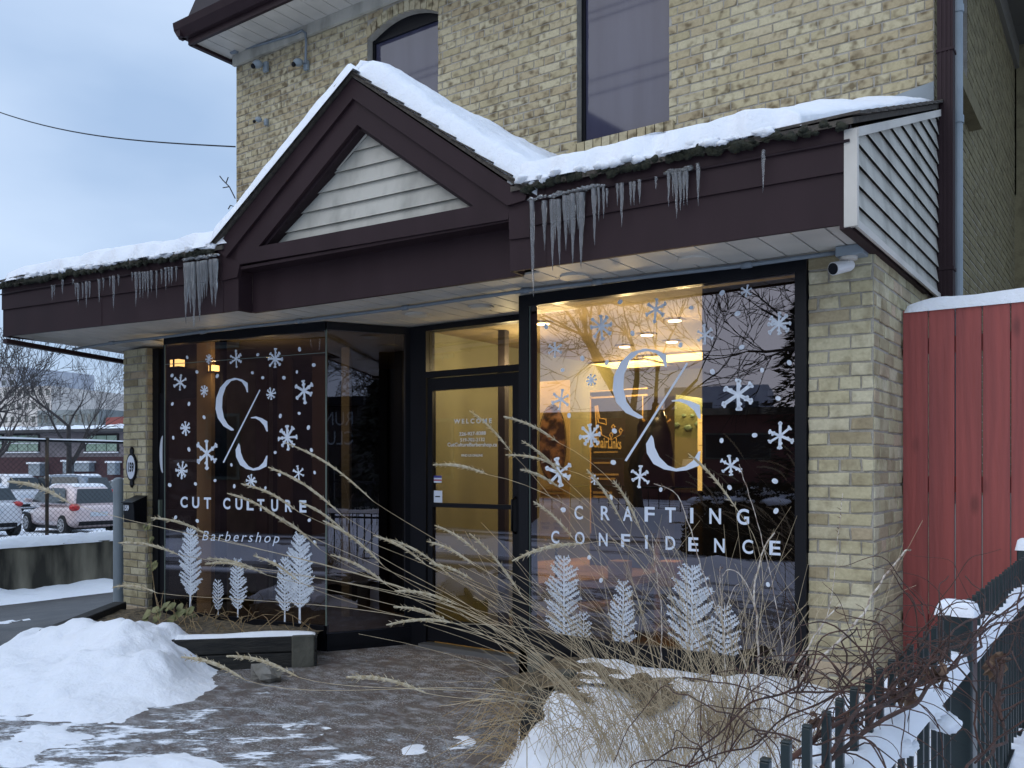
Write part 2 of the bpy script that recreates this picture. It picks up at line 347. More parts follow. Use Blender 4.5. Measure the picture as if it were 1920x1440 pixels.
    rr = n('ShaderNodeMapRange'); rr.inputs['To Min'].default_value = .55; rr.inputs['To Max'].default_value = .9; l(mxb.outputs[0], rr.inputs['Value']); l(rr.outputs[0], b.inputs['Roughness'])
    b1 = n('ShaderNodeBump'); b1.inputs['Strength'].default_value = .7; b1.inputs['Distance'].default_value = .03; l(mxb.outputs[0], b1.inputs['Height'])
    b2 = n('ShaderNodeBump'); b2.inputs['Strength'].default_value = .6; b2.inputs['Distance'].default_value = .012; l(nz(45,6), b2.inputs['Height']); l(b1.outputs[0], b2.inputs['Normal']); l(b2.outputs[0], b.inputs['Normal'])
    return m
m_ground = gmat()
xs = [-1500,-600,-200,-80,-50,-34,-26,-24,-20,-17,-14.95,-14.9,-14.7,-14.65,-13,-11,-9.5,-8.6,-8.3,-8,-7]+[i*.5 for i in range(-13, 5)]+[4,8,20,60,200,1500]
ys = [-1500,-500,-150,-60,-30,-15,-8,-4,-2,-1,0,1,2,2.5,3,3.5,4,4.5,5,5.5,6,7,8,10,13,17,22,30,45,80,200,600,1500]
b = MB(); vv = [(x, y, ground_h(x, y)) for y in ys for x in xs]; nx = len(xs)
b.add(vv, [(j*nx+i, j*nx+i+1, (j+1)*nx+i+1, (j+1)*nx+i) for j in range(len(ys)-1) for i in range(nx-1)])
struct(b.build('ground', m_ground))

# ================================================================ THE SHOP BUILDING
WY = 6.6; EAVE = CZ+4.85; RX = -1.12; LX = -8.56
BLD = thing('brick_building', 'two storey buff brick building with a brown gabled shop canopy and lit glass storefront', 'building', (-4.8, 6.6, 0))

def lay_bricks(mb, P, width, z0, z1, skip=None, bl=.222, bh=.0610, course=.073, dep=.05, rr=None, phase=0, dup=None, jit=.0022):
    """running bond of single bevelled bricks; P(u,z,off) maps to the wall plane, off is towards the viewer"""
    rr = rr or random.Random(3); k = 0; z = z0
    while z+bh <= z1+.03:
        u = -((k % 2)*bl*.5+(.25*bl if k % 6 == 5 else 0)+phase)
        header = (k % 6 == 5)
        L_ = bl*.5 if header else bl
        while u < width:
            a = max(0, u)+.0055; c = min(width, u+L_)-.0055
            if c-a > .03:
                segs = [(a, c)] if not skip else skip(a, c, z, z+bh)
                for (a2, c2) in segs:
                    if c2-a2 < .02: continue
                    j = lambda: rr.uniform(-jit, jit)
                    o = rr.uniform(-.002, .003); e = .0045
                    A = [(a2+j(), z+j()), (c2+j(), z+j()), (c2+j(), z+bh+j()), (a2+j(), z+bh+j())]
                    I = [(A[0][0]+e, A[0][1]+e), (A[1][0]-e, A[1][1]+e), (A[2][0]-e, A[2][1]-e), (A[3][0]+e, A[3][1]-e)]
                    vs = [P(q[0], q[1], 0) for q in A]+[P(q[0], q[1], .006+o-.0025) for q in A]+[P(q[0], q[1], .006+o) for q in I]
                    mb.add(vs, [(0,1,5,4),(1,2,6,5),(2,3,7,6),(3,0,4,7),(4,5,9,8),(5,6,10,9),(6,7,11,10),(7,4,8,11),(8,9,10,11)])
            u += L_
        z += course; k += 1
    return mb

# ---- upper front wall with two window openings
def upP(u, z, o): return Vector((LX+u, WY-o, z))
w1 = (onY(689, 100, WY).x-LX, onY(822, 100, WY).x-LX); w2 = (onY(1082, 100, WY).x-LX, onY(1255, 100, WY).x-LX)
s1 = CZ+4.42; rise = .13
sill2 = onY(1088, 270, WY).z; sill1 = sill2
def arch_z(u): 
    c = (w1[0]+w1[1])/2; h = (w1[1]-w1[0])/2; t = max(0, 1-((u-c)/h)**2); return s1+rise*t
def skip_up(a, c, za, zb):
    segs = [(a, c)]
    for (o0, o1, zl, top) in ((w1[0], w1[1], sill1, None), (w2[0], w2[1], sill2-.0, EAVE+1)):
        new = []
        for (p, q) in segs:
            if q <= o0 or p >= o1 or zb <= zl: new.append((p, q)); continue
            tz = top if top else min(arch_z(max(p, o0+.01)), arch_z(min(q, o1-.01)))+.11
            if top is None and za >= arch_z((max(p,o0)+min(q,o1))/2)+.10: new.append((p, q)); continue
            if p < o0-.02: new.append((p, o0))
            if q > o1+.02: new.append((o1, q))
        segs = new
    return segs
b = lay_bricks(MB(), upP, RX-LX, 2.9, EAVE+1.6, skip_up, jit=.003)
# voussoirs over the arched window
c = (w1[0]+w1[1])/2; hw = (w1[1]-w1[0])/2
for i in range(13):
    t0 = -1+2*i/13+.01; t1 = -1+2*(i+1)/13-.01
    q = []
    for t, e in ((t0, .0), (t1, .0), (t1, .105), (t0, .105)):
        q.append(upP(c+t*hw*(1+e*.35), s1+rise*(1-t*t)+e, .014))
    b.prism(q, (0, .03, 0))
# soldier-course sill under the second window
for i in range(12):
    a = w2[0]-.06+i*(w2[1]-w2[0]+.12)/12
    b.box((LX+a, WY-.045, sill2-.115), (LX+a+(w2[1]-w2[0]+.12)/12-.009, WY+.08, sill2-.005))
wall = b.build('front_wall', m_brick_up, BLD)
# mortar backing as wall pieces around the openings
b = MB()
def back(u0, u1, z0, z1): b.box((LX+u0, WY+.000, z0), (LX+u1, WY+.12, z1))
ZT = EAVE+1.7
back(0, w1[0], 2.6, ZT); back(w1[1], w2[0], 2.6, ZT); back(w2[1], RX-LX, 2.6, ZT); back(w1[0], w1[1], 2.6, sill1); back(w2[0], w2[1], 2.6, sill2-.01)
pts = [upP(w1[0]+(w1[1]-w1[0])*i/12, arch_z(w1[0]+(w1[1]-w1[0])*i/12), 0) for i in range(13)]+[upP(w1[1], ZT, 0), upP(w1[0], ZT, 0)]
b.prism(pts, (0, .12, 0)); b.build('mortar', m_mortar, wall)
# left hidden flank and inner reveals
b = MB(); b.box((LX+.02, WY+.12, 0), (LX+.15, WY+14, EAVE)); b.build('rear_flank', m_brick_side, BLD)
def up_window(x0, x1, z0, z1, arch=False):
    f = MB(); y0 = WY+.075; t = .035
    f.box((x0, y0, z0), (x0+t, y0+.05, z1+(0 if arch else 0))); f.box((x1-t, y0, z0), (x1, y0+.05, z1))
    f.box((x0, y0-.005, z0), (x1, y0+.05, z0+t)); f.box((x0+t, y0, z1-t), (x1-t, y0+.05, z1+.0))
    if arch:
        pp = [Vector((x0+(x1-x0)*i/12, y0+.01, z1-.001+ (rise+.02)*(1-(2*i/12-1)**2))) for i in range(13)]
        f.prism(pp+[Vector((x1, y0+.01, z1-.01)), Vector((x0, y0+.01, z1-.01))], (0, .03, 0))
    o = f.build('upstairs_window', m_black, BLD)
    g = MB(); g.box((x0+t, y0+.02, z0+t), (x1-t, y0+.03, z1-t)); g.build('pane', m_uppane, o); return o
tag(up_window(LX+w1[0]+.0, LX+w1[1], sill1, s1+.01, True), 'upstairs window with a curved brick arch, half hidden by the gable')
tag(up_window(LX+w2[0], LX+w2[1], sill2-.01, EAVE+.9), 'tall upstairs window with a brick sill right of the gable')
# flashing strip by the right end
b = MB(); a1 = onY(1640, 190, WY-.02); a2 = onY(1750, 152, WY-.02)
b.prism([Vector((a1.x, WY-.02, a1.z-.25)), Vector((RX, WY-.02, a2.z-.25)), Vector((RX, WY-.02, a2.z)), Vector((a1.x, WY-.02, a2.z-.06))], (0, .012, 0)); b.build('flashing', m_pipe, BLD)

# ---- right flank: Y direction wall with a window
def sdP(u, z, o): return Vector((RX+o, WY+u, z))
SW = (7.15-WY, 8.05-WY); szl = onX(1815, 215, RX).z
def skip_sd(a, c, za, zb):
    if zb <= szl or c <= SW[0] or a >= SW[1]: return [(a, c)]
    r = []
    if a < SW[0]-.02: r.append((a, SW[0]))
    if c > SW[1]+.02: r.append((SW[1], c))
    return r
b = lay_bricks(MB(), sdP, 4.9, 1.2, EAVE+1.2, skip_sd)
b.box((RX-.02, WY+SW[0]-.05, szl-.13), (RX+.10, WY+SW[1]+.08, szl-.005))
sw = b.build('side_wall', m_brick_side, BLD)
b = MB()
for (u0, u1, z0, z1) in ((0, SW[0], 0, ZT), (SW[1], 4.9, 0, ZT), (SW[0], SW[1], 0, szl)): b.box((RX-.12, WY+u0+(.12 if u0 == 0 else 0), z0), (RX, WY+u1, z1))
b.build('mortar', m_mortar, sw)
f = MB(); f.box((RX-.10, WY+SW[0], szl), (RX-.05, WY+SW[0]+.05, ZT)); f.box((RX-.10, WY+SW[1]-.05, szl), (RX-.05, WY+SW[1], ZT)); f.box((RX-.10, WY+SW[0], szl-.004), (RX-.05, WY+SW[1], szl+.05))
o = f.build('side_window', m_black, BLD); tag(o, 'narrow side window behind the grey downpipe')
g = MB(); g.box((RX-.09, WY+SW[0]+.05, szl+.05), (RX-.08, WY+SW[1]-.05, ZT)); g.build('pane', m_uppane, o)
# rear jog of the building further back
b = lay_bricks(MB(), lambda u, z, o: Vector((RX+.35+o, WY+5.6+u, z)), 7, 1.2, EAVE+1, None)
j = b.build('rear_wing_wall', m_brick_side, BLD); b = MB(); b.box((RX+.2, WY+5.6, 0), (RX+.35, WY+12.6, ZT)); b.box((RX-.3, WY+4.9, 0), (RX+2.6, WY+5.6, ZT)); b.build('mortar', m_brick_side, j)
b = MB(); b.box((RX-.05,WY+4.9,szl+.2),(RX+.02,WY+5.5,ZT)); b.build('rear_window_recess', m_black, j)

# ---- main roof: eaves, soffit, fascia, gutter
b = MB()
e0 = EAVE-.05; x0 = LX-.13; yF = WY-.52
nsl = 44
for i in range(nsl):    # soffit boards
    a = x0+.03+(RX+.62-x0)*i/nsl; c_ = x0+.03+(RX+.62-x0)*(i+1)/nsl-.008
    b.box((a, yF+.02, e0), (c_, WY-.01, e0+.012))
b.box((x0, yF, e0+.014), (RX+.6, WY+.3, e0+.03))
sof = b.build('eave_soffit', m_soffit, BLD)
b = MB(); b.box((LX-.01, WY-.05, e0-.12), (RX+.02, WY-.012, e0-.002)); b.build('frieze_board', m_siding, BLD)
b = MB(); b.box((x0-.02, yF-.02, e0-.03), (RX+.62, yF+.018, e0+.13)); b.box((x0-.03, yF, e0-.03), (x0+.02, WY+.4, e0+.13))
gut = [(0,-.02),(.05,-.02),(.11,.06),(.13,.13),(0,.13)]
b.prism([Vector((x0-.12, yF-.02-p[0], e0+.06+p[1])) for p in gut], (RX+.62-x0+.12, 0, 0))
b.prism([Vector((x0-.03-p[0], yF-.12, e0+.06+p[1])) for p in gut], (0, .9, 0))
b.build('eave_fascia', m_brown, BLD)
b = MB()   # steep lower slope of the roof with a gable end at the left
b.prism([Vector((x0-.05, yF-.05, e0+.19)), Vector((x0-.05, WY+.9, e0+.19)), Vector((x0+.35, WY+.9, e0+1.6)), Vector((x0+.35, yF+.35, e0+1.6))], (9, 0, 0)); b.build('roof_slope', m_brown2, BLD)
b = MB(); 
for k in range(9): b.box((RX+.004, WY-.4+k*1.6, e0), (RX+.66, WY+1.19+k*1.6, e0+.012))
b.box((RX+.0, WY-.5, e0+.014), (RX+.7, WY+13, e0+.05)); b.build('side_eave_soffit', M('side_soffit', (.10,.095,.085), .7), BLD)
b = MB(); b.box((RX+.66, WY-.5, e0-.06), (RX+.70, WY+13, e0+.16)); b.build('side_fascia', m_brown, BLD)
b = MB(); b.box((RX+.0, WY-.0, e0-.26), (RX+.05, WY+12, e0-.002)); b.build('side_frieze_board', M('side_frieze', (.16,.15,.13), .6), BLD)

# ---- downpipes
bx_ = onY(1762, 300, WY).x
def pipe_y(px, Y, r, z0, z1, name, mat, sq=False, collars=()):
    X = onY(px, 300, Y).x; b = MB()
    if sq:
        b.box((X-r, Y-r, z0), (X+r, Y+r, z1))
        for k in (-.55, 0, .55): b.box((X+k*r-.006, Y-r-.005, z0), (X+k*r+.006, Y-r+.001, z1))
    else: b.tube([(X, Y, z0), (X, Y, z1)], r, 14)
    for z in collars:
        if sq: b.box((X-r-.006, Y-r-.008, z), (X+r+.006, Y+r+.006, z+.02))
        else: b.tube([(X, Y, z), (X, Y, z+.05)], r+.007, 14)
    return b.build(name, mat, BLD, smooth=False)
pipe_y(1774, 6.50, .048, 1.2, EAVE+.6, 'brown_downpipe', m_brown, True, (2.75, 4.2))
pipe_y(1795.5, 6.75, .034, 1.2, EAVE+1.2, 'grey_downpipe', m_pipe, False, (onY(1795, 232, 6.75).z, onY(1795, 25, 6.75).z))

# ================================================================ CANOPY
CA = (-8.5, 3.97); CB = (-1.09, 4.31); CP = Plane(CA, CB); SZ = CZ+1.165      # soffit level
def cY(x): return CA[1]+(x-CA[0])*(CB[1]-CA[1])/(CB[0]-CA[0])
def sag(u): return .065*(1-smooth(0, 3.0, u))      # the old canopy rises a little at its far end
CAN = MB()
# soffit planks of the canopy, laid front to back
b = MB(); x = -8.48; k = 0
rq = random.Random(5)
while x < -1.12:
    w = .165; x1 = min(x+w-.011, -1.105)
    yb = 6.55 if x < -7.0 else 5.37
    yb = 5.56
    zz = SZ+sag(x+8.5)*.5
    fr_ = .16 if (x1 > -5.30 and x < -3.0) else .02
    b.prism([Vector((x, cY(x)+fr_, SZ+sag(x+8.5))), Vector((x1, cY(x1)+fr_, SZ+sag(x1+8.5))), Vector((x1, yb, SZ)), Vector((x, yb, SZ))], (0, 0, .012))
    for gx in (x+w*.33, x+w*.66): pass
    x += w
cansof = b.build('canopy_soffit', m_soffit, BLD)
b = MB(); b.prism([Vector((-8.5, cY(-8.5)+.2, SZ+.08)), Vector((-1.1, cY(-1.1)+.2, SZ+.03)), Vector((-1.1, 6.55, SZ+.03)), Vector((-8.5, 6.55, SZ+.05))], (0, 0, .02)); b.build('soffit_backing', m_moss, cansof)
# wing fascias and gable, built in the plane of the canopy front
def cw(x, y, off=0): return CP.W(x, y, off)
def cprism(pts, off0, off1, m=0, mb=None):
    q = [CP.P(*CP.px(x, y), off0) for x, y in pts]
    (mb or b).prism(q, CP.n*(off1-off0), m)
FT = CZ+1.60
uL = 0.0; uR = CP.len; ugl = CP.px(447, 578)[0]; ugr = CP.px(956, 507)[0]
b = MB()
def band(u0, u1, z0a, z1a, o0, o1, sg=True):
    q = [CP.P(u0, z0a+sag(u0), o1), CP.P(u1, z0a+sag(u1), o1), CP.P(u1, z1a+sag(u1), o1), CP.P(u0, z1a+sag(u0), o1)]
    b.prism(q, CP.n*(o0-o1))
mid = CZ+1.395; EZ_ = CZ+1.615
for (u0, u1) in ((uL, 1.5), (1.5, 3.0), (3.0, ugl), (ugr, uR)):
    band(u0, u1, SZ-.012, mid, -.02, 0); band(u0, u1, mid+.001, EZ_-.0, -.02, .012)
for uj in (1.5, 3.0, uR-1.45, ugr+.22):
    b.frame_box(CP.P(uj-.02, SZ-.014+sag(uj), -.001), CP.d*.045, CP.n*.0035, (0, 0, mid-SZ+.01)); b.frame_box(CP.P(uj-.02, mid+.001+sag(uj), .0115), CP.d*.045, CP.n*.0035, (0, 0, EZ_-mid-.002))
# left wing end and brown bottom lip
b.frame_box(CP.P(0, SZ+.05, 0), CP.n*-2.5, CP.d*.02, (0, 0, .42))
b.frame_box(CP.P(uR-.05, SZ-.035, 0), (0, 1.9, 0), (.05, 0, 0), (0, 0, .03))
b.frame_box(CP.P(.0, SZ-.01, 0), CP.n*-1.35+Vector((-.1,0,-.06)), CP.d*.07, (0, 0, .04))
fas = b.build('canopy_fascia', m_brown, BLD)
# recessed beam of the gable opening
b = MB(); rec = -.13
b.frame_box(CP.P(ugl-.0, SZ-.012, rec), CP.d*(ugr-ugl), CP.n*-.03, (0, 0, .62)); 
b.frame_box(CP.P(ugl+.003, SZ+.30, rec+.012), CP.d*(ugr-ugl-.006), CP.n*-.02, (0, 0, .30))
b.frame_box(CP.P(ugl-.02, SZ-.012, -.001), CP.n*(rec), CP.d*.018, (0, 0, .62))
b.frame_box(CP.P(ugr+.002, SZ-.012, -.001), CP.n*(rec), CP.d*.018, (0, 0, .62))
b.frame_box(CP.P(ugl-.02, CP.px(700,455)[1]-.02, -.001), CP.n*(rec), CP.d*(ugr-ugl+.04), (0, 0, .02))
b.build('recessed_beam', m_brown, fas)
b = MB()
ap = (667, 150); L0 = (410, 468); R0 = (993, 369)
ap1 = (668, 188); L1 = (432, 482); R1 = (957, 388)
apo = (672, 235); Lo = (487, 463); Ro = (890, 387)
Lb = (452, 496); Rb = (955, 412)
cprism([L0, ap, ap1, L1, (430, 484)], -.02, .035); cprism([ap, R0, (990, 378), R1, ap1], -.02, .035)        # outer rake boards
cprism([L1, ap1, apo, Lo, Lb], -.02, .012); cprism([ap1, R1, Rb, Ro, apo], -.02, .012)                   # inner rake boards
cprism([Lo, Ro, Rb, Lb], -.02, .013)                                                                          # bottom chord
cprism([(410, 468), (432, 482), (452, 496), (447, 520), (415, 528)], -.02, .0125); cprism([(957, 388), (993, 369), (996, 445), (957, 450)], -.02, .0125)
b.build('gable_rake_boards', m_brown, fas)
# gable recess, reveals, siding
b = MB()
def edge(p, q, o0, o1, t=.02):
    A = cw(*p); B = cw(*q); d = (B-A).normalized(); nn = d.cross(CP.n).normalized()
    b.frame_box(A+CP.n*o0, B-A, CP.n*(o1-o0), nn*t)
edge(Lo, apo, -.11, -.019, .02); edge(Ro, apo, -.11, -.019, -.02); b.build('gable_reveal', m_brown2, fas)
A = CP.px(*Lo); B = CP.px(*Ro); C_ = CP.px(*apo)
b = MB(); nb = 6; H = C_[1]-min(A[1], B[1]); zb = min(A[1], B[1])-.01
for i in range(nb):
    za = zb+i*H/nb; zc = za+H/nb+.012
    def span(z):
        t = max(0, min(1, (z-zb)/H)); l_ = A[0]+(C_[0]-A[0])*t; r_ = B[0]+(C_[0]-B[0])*t; return l_-.03, r_+.03
    l0, r0 = span(za); l1, r1 = span(zc)
    if r1-l1 < .07: l1 = r1 = (l1+r1)/2; 
    q = [CP.P(l0, za, -.085), CP.P(r0, za, -.085), CP.P(r1+.001, zc, -.105), CP.P(l1, zc, -.105)]
    b.prism(q, CP.n*-.015)
    q = [CP.P(l0, za+.0, -.083), CP.P(r0, za+.0, -.083), CP.P(r0, za+.012, -.087), CP.P(l0, za+.012, -.087)]
    b.prism(q, CP.n*-.01)
b.build('gable_siding', m_siding, BLD)
b = MB(); edge((Lo[0]+6, Lo[1]-8), (apo[0]+2, apo[1]+8), -.09, -.078, -.025); edge((Ro[0], Ro[1]), (apo[0], apo[1]), -.09, -.078, .012)
edge(Lo, Ro, -.09, -.07, .014); b.build('siding_trim', m_soffit, BLD)
# roof decks
EZ = CZ+1.63; TZ = CZ+2.48
def eavept(u, o=.05): p = CP.P(u, 0, o); return Vector((p.x, p.y, EZ+sag(u)))
def deck(b, u0, u1, th=.03, dz=0):
    q = [eavept(u0), eavept(u1), Vector((eavept(u1).x, WY-.01, TZ)), Vector((eavept(u0).x, WY-.01, TZ+.0))]
    b.prism([p+Vector((0, 0, dz)) for p in q], (0, 0, -th))
APX = CP.px(*ap); GL = CP.px(*L0); GR = CP.px(*R0)
b = MB(); deck(b, -.03, GL[0]+.1); deck(b, GR[0]-.1, uR+.02)
# stepped shingle courses at the right end
for k in range(13):
    t = k/13; p = eavept(uR+.03).lerp(Vector((CB[0]+.03, WY-.01, TZ)), t); q = eavept(uR+.03).lerp(Vector((CB[0]+.03, WY-.01, TZ)), (k+1.25)/13)
    b.prism([p+Vector((-.5, 0, .012)), p+Vector((.02, 0, .012)), q+Vector((.02, 0, .002)), q+Vector((-.5, 0, .002))], (0, 0, .014))
    p = eavept(-.05).lerp(Vector((CA[0]-.03, WY-.01, TZ)), t); q = eavept(-.05).lerp(Vector((CA[0]-.03, WY-.01, TZ)), (k+1.25)/13)
    b.prism([p+Vector((0, 0, .012)), p+Vector((.5, 0, .012)), q+Vector((.5, 0, .002)), q+Vector((0, 0, .002))], (0, 0, .014))
aP = CP.P(APX[0], APX[1]+.012, .05); lP = CP.P(GL[0]-.02, GL[1]-.0, .05); rP = CP.P(GR[0]+.02, GR[1], .05)
def backp(p): return Vector((p.x, WY-.01, p.z))
for p, q in ((lP, aP), (aP, rP)):
    b.prism([p, q, backp(q), backp(p)], (0, 0, .025))
    n_ = 10 
    for k in range(n_):
        a_ = p.lerp(q, k/n_); c_ = p.lerp(q, (k+1.15)/n_ if k < n_-1 else 1)
        lift = (.035, .022) if p is aP else (.022, .035)
        lift = (.022, .040) if p is aP else (.040, .022)
        b.prism([a_+Vector((0, 0, lift[0]))+CP.n*.012, c_+Vector((0, 0, lift[1]))+CP.n*.012, c_+Vector((0, 0, lift[1]))-CP.n*.5, a_+Vector((0, 0, lift[0]))-CP.n*.5], (0, 0, .010))
b.build('canopy_roof', m_shingle, BLD)
# ragged mossy eave edge
rq = random.Random(11)
for (u0, u1) in ((.0, GL[0]+.02), (GR[0]+.01, uR-.02)):
    u = u0; b = MB()
    while u < u1:
        w = rq.uniform(.015, .06); r = rq.uniform(.008, .026)
        p = CP.P(min(u, u1), EZ-.02+sag(u)+rq.uniform(-.018, .012), .045)
        b.sphere(p, r, 7, 5, sc=(1.5, .9, rq.uniform(.8, 1.3)), jit=.9); u += w*.7
    b.build('mossy_eave', m_moss, BLD, smooth=True)

# thin gutter bead below the moss
for (u0, u1) in ((0, GL[0]), (GR[0]+.02, uR)): MB().tube([CP.P(u0+(u1-u0)*i/6, CZ+1.535+sag(u0+(u1-u0)*i/6), .022) for i in range(7)], .007, 6).build('drip_edge', m_brown2, BLD)
# siding end of the right wing
EX = CB[0]+.004
b = MB(); y0 = CB[1]-.005; zt = lambda y: EZ-.05+(y-y0)*(TZ-EZ)/(WY-y0)
y1 = WY-.04
for i in range(15):
    za = SZ-.02+i*.098; zc = za+.10
    ys_ = y0; 
    if za > zt(y1): break
    def yl(z): return y0+max(0, (z-(EZ-.05))/((TZ-EZ)/(WY-y0)))
    ya = yl(za); yc_ = min(y1-.02, yl(min(zc, zt(y1))))
    zc2 = min(zc, zt(y1))
    q = [Vector((EX+.02, ya, za)), Vector((EX+.02, y1, za)), Vector((EX+.004, y1, zc2)), Vector((EX+.004, yc_, zc2))]
    b.prism(q, (-.012, 0, 0)); b.prism([Vector((EX+.021, ya, za)), Vector((EX+.021, y1, za)), Vector((EX+.019, y1, za+.012)), Vector((EX+.019, ya, za+.012))], (-.02, 0, 0))
b.build('end_siding', m_siding, BLD)
b = MB(); b.box((EX-.03, y0-.012, SZ-.03), (EX+.03, y0+.02, EZ-.04)); b.box((EX+.0, y1-.02, SZ-.03), (EX+.03, y1+.012, TZ-.02))
b.prism([Vector((EX+.02, y0, SZ-.035)), Vector((EX+.02, y1, SZ-.035)), Vector((EX+.02, y1, SZ-.0)), Vector((EX+.02, y0, SZ-.0))], (.012, 0, 0))
b.prism([Vector((EX+.022, y0, zt(y0)-.03)), Vector((EX+.022, y1, zt(y1)-.03)), Vector((EX+.022, y1, zt(y1)+.015)), Vector((EX+.022, y0, zt(y0)+.015))], (.012, 0, 0))
b.build('end_trim', m_soffit, BLD)
b = MB(); b.prism([Vector((EX-.03, y0+.03, SZ)), Vector((EX-.03, WY, SZ)), Vector((EX-.03, WY, TZ-.04)), Vector((EX-.03, y0+.03, EZ-.04))], (-.02, 0, 0))
b.build('end_backing', m_brown2, BLD)

# ---- soffit lights
def soffit_light(x, y, lab):
    p = onZ(x, y, SZ-.004); b = MB(); b.tube([p+Vector((0, 0, .01)), p-Vector((0, 0, .006))], .095, 24)
    o = b.build('soffit_light', m_soffit, BLD); g = MB(); g.tube([p-Vector((0, 0, .0065)), p-Vector((0, 0, .010))], .075, 24); g.build('lens', M('light_lens', (.55,.55,.52), .4), o); return o
for x, y in ((285, 643), (783, 590), (902, 576)): soffit_light(x, y, '')
for X, Y in ((-2.77, 4.60), (-2.0, 4.6)):
    b = MB(); b.tube([(X, Y, SZ+.006), (X, Y, SZ-.010)], .09, 24); b.build('soffit_light', m_soffit, BLD)
# ---- conduit along the soffit
b = MB(); pth = []
for x, y in ((137, 655), (210, 643), (300, 633), (380, 622), (470, 612), (560, 602), (640, 592), (760, 577), (870, 561), (985, 545), (1120, 529), (1260, 513), (1400, 497), (1500, 483), (1596, 470)):
    pth.append(onZ(x, y, SZ-.02))
b.tube(pth, .0125, 8)
for i in (1, 3, 5, 7, 9, 10, 12): 
    d = (pth[i+1]-pth[i]).normalized(); b.tube([pth[i]-d*.03, pth[i]+d*.03], .019, 8)
b.build('conduit', m_conduit, BLD, smooth=True)

# ================================================================ BRICK PIERS
PX0 = -1.465; PX1 = -1.12; PY = 4.9
b = lay_bricks(MB(), lambda u, z, o: Vector((PX0+u, PY-o, z)), PX1-PX0, .18, SZ-.02, None, phase=.0, rr=random.Random(21), bl=.225, jit=.004)
lay_bricks(b, lambda u, z, o: Vector((PX1+o-.004, PY+.0+u, z)), WY-PY, .18, SZ-.0, None, phase=.11, rr=random.Random(22), bl=.225, jit=.004)
pr = b.build('brick_pier', m_brick_lo, BLD); b = MB(); b.box((PX0+.006, PY+.002, 0), (PX1-.004, WY, SZ)); b.build('mortar', m_mortar, pr)
LX0 = -8.13; LX1 = -7.74; LY = 4.93
b = lay_bricks(MB(), lambda u, z, o: Vector((LX0+u, LY-o, z)), LX1-LX0, -.1, SZ-.02, None, rr=random.Random(23), bl=.25, jit=.003)
lay_bricks(b, lambda u, z, o: Vector((LX1+o-.004, LY+u, z)), .075, -.1, SZ-.02, None, phase=.11, rr=random.Random(24), bl=.25)
pl = b.build('brick_pier', m_brick_lo, BLD); b = MB(); b.box((LX0+.006, LY+.002, -.3), (LX1-.004, LY+.07, SZ)); b.box((LX0+.006, LY+.072, -.3), (LX1-.06, 6.5, SZ)); b.build('mortar', m_mortar, pl)

# ================================================================ STOREFRONT
G1, G2, G3 = (-6.95, 4.60), (-5.2, 4.86), (-4.86, 5.465)
PLN = Plane(G1, G2); PLS = Plane(G2, G3); PRN = Plane((-3.3, 4.9), (PX0, 4.9)); PDR = Plane((-4.86, 5.48), (-3.70, 5.48)); PRS = Plane((-3.70, 5.46), (-3.3, 4.9))
def pb(b, P, u0, u1, z0, z1, o0, o1, m=0): b.frame_box(P.P(u0, z0, o0), P.d*(u1-u0), P.n*(o1-o0), (0, 0, z1-z0), m)
ZB = .02; HT = SZ-.005
# left window
b = MB(); pb(b, PLN, 0, PLN.len, HT-.07, HT, -.04, .012); pb(b, PLN, 0, PLN.len-.004, .10, .20, -.04, .02)
pb(b, PLN, -.012, .0, .2, HT-.07, -.02, .004); lw = b.build('shop_window', m_black, BLD); tag(lw, 'large frameless shop window with painted snowflakes and the barbershop name')
b = MB(); pb(b, PLN, 0, PLN.len, .2, HT-.07, -.008, 0); b.build('glass_pane', m_glass, lw)
b = MB(); pb(b, PLN, PLN.len-.006, PLN.len+.006, .2, HT-.05, -.004, .003); pb(b, PLN, 0, .008, .2, HT-.07, -.004, .003); pb(b, PLN, 0, PLN.len, CZ+.915, CZ+.92, -.003, .002) ; b.build('glass_edge', m_edge, lw)
# splayed return window
b = MB(); pb(b, PLS, 0, PLS.len, HT-.06, HT, -.04, .012); pb(b, PLS, 0, PLS.len, .04, .14, -.05, .03); pb(b, PLS, PLS.len-.05, PLS.len, .14, HT-.06, -.05, .02)
ls = b.build('splayed_window', m_black, BLD); tag(ls, 'narrow angled window between the big left window and the door')
b = MB(); pb(b, PLS, .004, PLS.len-.05, .14, HT-.06, -.008, 0); b.build('glass_pane', m_glass, ls)
# right window
b = MB(); pb(b, PRN, 0, PRN.len, HT-.075, HT, -.05, .02); pb(b, PRN, -.075, .0, 0, HT, -.06, .02); pb(b, PRN, PRN.len-.062, PRN.len, .2, HT-.075, -.05, .03); pb(b, PRN, 0, PRN.len, .25, .36, -.05, .03)
rw = b.build('shop_window', m_black, BLD); tag(rw, 'large right shop window with snowflakes, slashed logo and two lines of spaced lettering')
b = MB(); pb(b, PRN, 0, PRN.len-.062, .36, HT-.075, -.008, 0); b.build('glass_pane', m_glass, rw)
b = MB(); pb(b, PRN, 0, .006, .36, HT-.075, -.004, .006); b.build('glass_edge', m_edge, rw)
b = MB(); pb(b, PRS, .0, PRS.len, .02, HT, -.05, .0); b.build('return_panel', m_black, rw)
